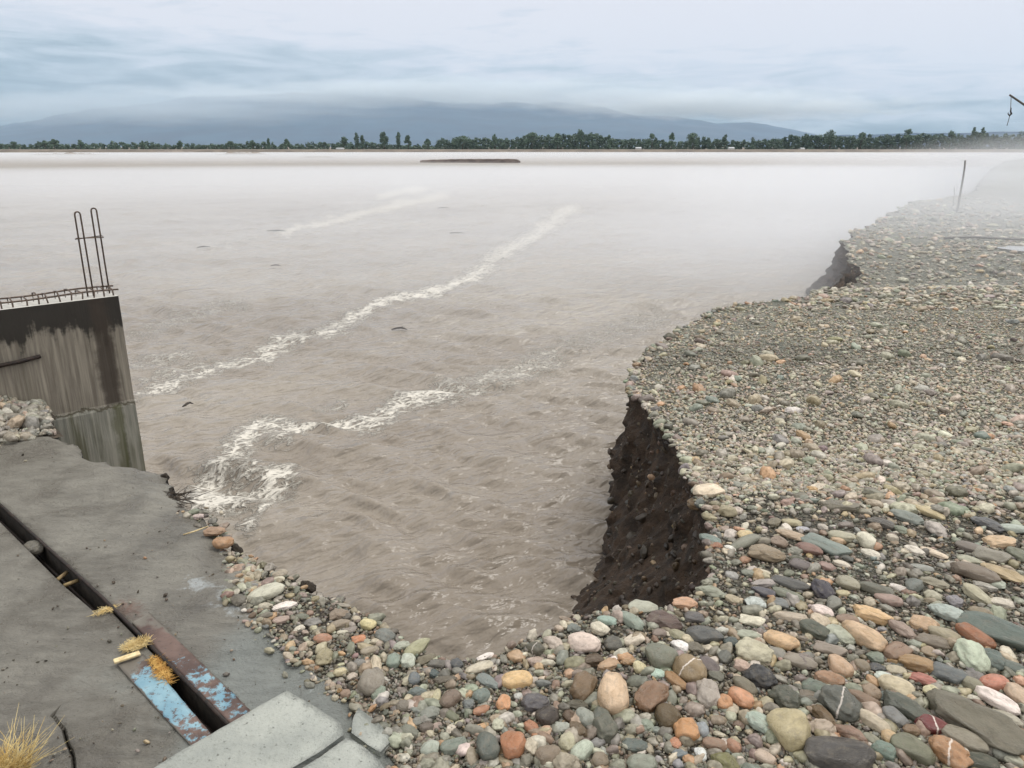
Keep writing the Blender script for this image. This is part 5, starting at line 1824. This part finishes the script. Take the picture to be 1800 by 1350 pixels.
wd = mesh_np("woodland", v_, f_, m_leaf)
fattr(wd, 'leaf', l_ * 0.8)
tag(wd, "continuous dark wood lining the far bank", "woodland", None, "stuff")

# ---- little pale houses in the trees
m_hw = simple_mat("whitewash", srgb(206, 204, 198), srgb(224, 222, 216), 0.5, 0.8, 0, 0)
m_hr = simple_mat("tin_roof", srgb(150, 156, 160), srgb(176, 180, 184), 0.5, 0.5, 0, 0)
for u, v, wpx, hpx, lab in ((1122, 262, 9, 4.5, "small white house beside the leafy tree on the far bank"), (1285, 261.5, 9, 4.5, "white shed in front of the round tree on the far bank"),
                            (598, 262, 12, 3.5, "low pale hut at the foot of the spreading tree on the far bank"), (1410, 261.5, 6, 3.5, "tiny pale hut under the misty forest")):
    Y = SHORE + 10
    m = Y / FPX / 0.985
    p = PY(u, v, Y)
    root = empty("house", (p.x, Y, 0.1))
    tag(root, lab, "house", "houses on the far bank")
    W, H = wpx * m, hpx * m
    mb = MB(); mb.box((0, 0, H * 0.32), (W, 2.4, H * 0.64)); mb.build("wall", m_hw, root)
    mb = MB()
    mb.add([(-W * .56, -1.5, H * .6), (W * .56, -1.5, H * .6), (W * .56, 1.5, H * .6), (-W * .56, 1.5, H * .6), (-W * .5, 0, H), (W * .5, 0, H)], [(0, 1, 5, 4), (2, 3, 4, 5), (0, 4, 3), (1, 2, 5), (0, 3, 2, 1)])
    mb.build("roof", m_hr, root)

# ---- mountains and the low rise behind the wood
def ridge(name, Yc, depth, pts, seed, mat, label, rough):
    us = np.linspace(pts[0][0], pts[-1][0], 260)
    tops = np.interp(us, [p[0] for p in pts], [p[1] for p in pts])
    rows = 26
    vs = []
    for j in range(rows):
        q = j / (rows - 1)
        y = Yc - depth + depth * q
        for i, u in enumerate(us):
            m = Yc / FPX / 0.985
            H = (259.0 - tops[i]) * m
            x = (u - 900) * m
            e = q ** 1.15
            nz_ = float(0)
            vs.append([x * (0.75 + 0.25 * q) , y, 0.6 + H * e])
    vs = np.array(vs)
    nzv = fbm(vs[:, 0] / (depth * 0.22), vs[:, 1] / (depth * 0.30), octv=5, seed=seed, gain=0.55)
    q = np.repeat(np.linspace(0, 1, rows), len(us))
    vs[:, 2] += nzv * rough * (0.15 + q) * np.clip(q * 4, 0, 1)
    # far slope, so that the ridge is a body
    back = vs[-len(us):].copy(); back[:, 1] += depth; back[:, 2] = 0
    vs = np.vstack([vs, back])
    n = len(us)
    idx = np.arange((rows + 1) * n).reshape(rows + 1, n)
    f_ = np.stack([idx[:-1, :-1].ravel(), idx[:-1, 1:].ravel(), idx[1:, 1:].ravel(), idx[1:, :-1].ravel()], 1)
    return tag(mesh_np(name, vs, f_, mat, None, True), label, "hills", None, "structure")

m_hill = simple_mat("forested_slope", srgb(14, 52, 84), srgb(28, 68, 98), 0.004, 0.95, 0, 0)  # blue of the distant haze put into the slope colour
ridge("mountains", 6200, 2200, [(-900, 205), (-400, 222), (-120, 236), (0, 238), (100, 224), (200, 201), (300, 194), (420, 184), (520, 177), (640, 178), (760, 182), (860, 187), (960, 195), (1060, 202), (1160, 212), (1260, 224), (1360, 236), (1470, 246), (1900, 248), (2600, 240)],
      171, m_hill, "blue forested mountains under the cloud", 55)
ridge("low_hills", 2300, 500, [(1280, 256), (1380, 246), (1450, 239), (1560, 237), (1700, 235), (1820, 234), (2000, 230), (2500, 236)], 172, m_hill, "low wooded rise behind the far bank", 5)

# ================================================================== small things on the bank and the water
def stick(name, p0, p1, r0, r1, mat, label, cat, bend=0.0, seed=0):
    rg_ = random.Random(seed)
    p0, p1 = Vector(p0), Vector(p1)
    pts_ = []
    for k in range(9):
        q = k / 8
        p = p0.lerp(p1, q)
        p.x += bend * math.sin(q * math.pi) + rg_.uniform(-1, 1) * r0 * 0.25
        pts_.append(p)
    mb = MB()
    mb.tube(pts_, [r0 + (r1 - r0) * k / 8 for k in range(9)], 8)
    return tag(mb.build(name, mat, None, True), label, cat)

sb = P(1681, 374, 0)
st = PY(1697, 282, sb.y + 0.1)
stick("stake", sb - Vector((0, 0, 0.15)), st, 0.030, 0.020, m_pole, "tall thin leaning stake planted on the misty bank", "stake", 0.02, 1)
sb = P(1675, 362, 0)
stick("stake", sb, PY(1678, 327, sb.y), 0.012, 0.006, m_pole, "short faint twig standing behind the tall leaning stake", "stake", 0.01, 2)
# cable lying on the bank
pts_ = [P(u, v, 0.03) for u, v in ((1660, 419), (1690, 417), (1720, 417), (1750, 419), (1800, 421), (1860, 420))]
mb = MB(); mb.tube(pts_, 0.022, 6)
tag(mb.build("cable", m_pole, None, True), "dark cable stretched across the misty gravel near the puddle", "cable")
# puddle
cpt = P(1792, 440, 0)
n = 28
ring = []
for k in range(n):
    a = 2 * math.pi * k / n
    rr_ = 1 + 0.25 * math.sin(2 * a + 1) + 0.12 * math.sin(5 * a)
    ring.append((cpt.x + 0.26 * rr_ * math.cos(a), cpt.y + 0.36 * rr_ * math.sin(a)))
zp = float(zground(np.array([cpt.x]), np.array([cpt.y]))[0]) + 0.03
m_pud, t_, b_ = new_mat("puddle_water")
b_.inputs['Base Color'].default_value = srgb(128, 126, 120)
b_.inputs['Roughness'].default_value = 0.05
mb = MB(); mb.prism(ring, zp - 0.2, zp)
tag(mb.build("puddle", m_pud), "small pale puddle on the gravel", "puddle", None, "structure")

# boom of a hoist whose mast stands outside the frame
Yb = 11.0
tip = PY(1775, 167, Yb); el = PY(1800, 184, Yb + 0.1)
dv = (el - tip)
mast = tip + dv * 9
hoist = empty("hoist", (mast.x, mast.y, 0))
tag(hoist, "dark slanting boom with a hanging rope and hook against the sky", "hoist")
def loc(p): return Vector(p) - hoist.location
mb = MB(); mb.tube([loc(tip), loc(tip + dv * 4), loc(tip + dv * 11)], [0.012, 0.018, 0.026], 8); mb.build("boom", m_pole, hoist, True)
mb = MB(); mb.tube([loc((mast.x, mast.y, -0.3)), loc((mast.x, mast.y, mast.z + 0.3))], [0.06, 0.05], 8); mb.build("mast", m_pole, hoist, True)
r0, r1, r2 = PY(1777.5, 169, Yb), PY(1776, 199, Yb), PY(1770, 221, Yb)
mb = MB(); mb.tube([loc(r0), loc(r1), loc(PY(1773, 211, Yb)), loc(r2)], 0.0045, 5); mb.build("rope", m_pole, hoist, True)
mb = MB()
hc = loc(PY(1776, 196, Yb))
mb.tube([hc + Vector((0, 0, .05)), hc + Vector((0.004, 0, 0.0)), hc + Vector((0.024, 0, -.03)), hc + Vector((0.0, 0, -.056)), hc + Vector((-.026, 0, -.03)), hc + Vector((-.024, 0, -.012))], [.007, .010, .010, .009, .007, .004], 7)
mb.build("hook", m_steel, hoist, True)

# driftwood on the water
for i, (u, v, L, a, lab) in enumerate(((358, 437, 0.42, 0.5, "short dark driftwood piece floating above the wall's corner"), (487, 408, 0.85, 0.05, "long thin driftwood at the end of the upper foam streak"),
                                       (803, 412, 0.6, 0.0, "dark driftwood sliver between the two upper foam streaks"), (780, 367, 0.7, 0.05, "farthest driftwood sliver below the uppermost foam"),
                                       (331, 718, 0.14, 0.5, "small dark driftwood bit near the wall's foot"), (703, 583, 0.3, -0.2, "driftwood bit below the middle foam streak"), (485, 470, 0.3, 0.1, "tiny driftwood scrap in open water above the middle foam"))):
    c = P(u, v, WATER_Z)
    mb = MB()
    rg_ = random.Random(900 + i)
    pts_ = [Vector((0.8 * L * (q - .5), 0.03 * math.sin(q * 5 + i), 0.015 + 0.02 * math.sin(q * 3))) for q in (0, .25, .5, .75, 1)]
    r_ = 0.011 + 0.012 * min(1, L)
    mb.tube(pts_, [r_ * .5, r_, r_ * 1.1, r_ * .8, r_ * .3], 7)
    mb.tube([pts_[2], pts_[2] + Vector((.05, .04, .02)) * (L + .3)], [r_ * .6, r_ * .25], 5)
    o = mb.build("driftwood", m_twig, None, True)
    o.location = c + Vector((0, 0, 0.02))
    o.rotation_euler = (0, 0, a)
    tag(o, lab, "driftwood", "driftwood on the river")

# ================================================================== mist on the river and air
def volume_mat(name, dens, col, aniso=0.2, soft=None):
    m = bpy.data.materials.new(name)
    m.use_nodes = True
    m.node_tree.nodes.clear()
    t_ = NT(m.node_tree)
    pvv = t_.n('ShaderNodeVolumePrincipled')
    pvv.inputs['Color'].default_value = col
    pvv.inputs['Density'].default_value = dens
    pvv.inputs['Anisotropy'].default_value = aniso
    if soft:
        # thins out towards its own edge, with drifting swirls
        tc = t_.n('ShaderNodeTexCoord')
        ln = t_.n('ShaderNodeVectorMath', operation='LENGTH')
        t_.l(tc.outputs['Object'], ln.inputs[0])
        nz = t_.noise(t_.mapping(tc.outputs['Object'], scale=soft['scale']), soft['freq'], 3.0, 0.6)
        r_ = t_.math('ADD', ln.outputs['Value'], t_.math('MULTIPLY', t_.math('SUBTRACT', nz, 0.5), soft['swirl']))
        t_.l(t_.math('MULTIPLY', t_.sstep(r_, soft['core'], 1.0, 1, 0), dens), pvv.inputs['Density'])
    out = t_.n('ShaderNodeOutputMaterial')
    t_.l(pvv.outputs[0], out.inputs['Volume'])
    return m


def lens(name, c, rad, dens, col, label, core=0.2, swirl=0.5, freq=2.0, scale=(1, 1, 1)):
    import bmesh
    bm = bmesh.new()
    bmesh.ops.create_icosphere(bm, subdivisions=4, radius=1.03)
    me = bpy.data.meshes.new(name)
    bm.to_mesh(me); bm.free()
    o = link(name, me, volume_mat(name + "_air", dens, col, 0.2, dict(core=core, swirl=swirl, freq=freq, scale=scale)), None, True)
    o.location = c
    o.scale = rad
    return tag(o, label, "mist", None, "stuff")

FOG = (0.93, 0.955, 1.0, 1)
lens("mist", (8, 58, -1.1), (105, 56, 1.2), 0.125, FOG, "thin sheet of mist over the open river", 0.3, 0.3)
lens("mist", (3, 18, -1.1), (30, 16.8, 1.05), 0.115, FOG, "faint mist added low over the nearer water to brighten it", 0.1, 0.3)  # extra sheet added to brighten the nearer water
lens("mist", (0, 246, -1.35), (460, 149, 1.3), 0.032, FOG, "bright vapour on the far half of the river", 0.7, 0.15)
lens("mist", (10.5, 16.5, -0.2), (11, 12.5, 1.75), 0.12, FOG, "pale mist creeping over the second gravel terrace", 0.25, 0.5)
lens("mist", (22, 38, -0.3), (18, 22, 2.1), 0.085, FOG, "denser bank of mist drifting past the leaning stake", 0.1, 0.5)
lens("mist", (46, 58, 0.4), (19, 24, 3.2), 0.05, FOG, "thick patch of mist swallowing the third gravel point", 0.1, 0.5)
lens("mist", (-1750, 3870, 185), (1500, 110, 105), 0.013, (0.80, 0.88, 0.95, 1), "dim cloud hanging over the long flank of the mountain", 0.0, 0.9, 1.6, (2.2, 0.6, 1.0))
lens("mist", (-250, 3880, 248), (1900, 110, 84), 0.028, (0.86, 0.92, 0.97, 1), "wreath of pale cloud mist clinging to the mountain crest", 0.0, 1.1, 1.6, (3.2, 0.6, 1.0))
lens("mist", (1000, 3800, 190), (1100, 110, 82), 0.030, (0.88, 0.93, 0.97, 1), "lower wisp of mist lying on the mountain shoulder", 0.0, 1.1, 1.6, (3.2, 0.6, 1.0))
hz = MB()
hz.box((0, 3850, 400), (15600, 8300, 806))
hb = hz.build("haze", volume_mat("haze_air", 0.00009, (0.68, 0.85, 1.0, 1), 0.1))
tag(hb, "pale distant haze", "haze", None, "stuff")
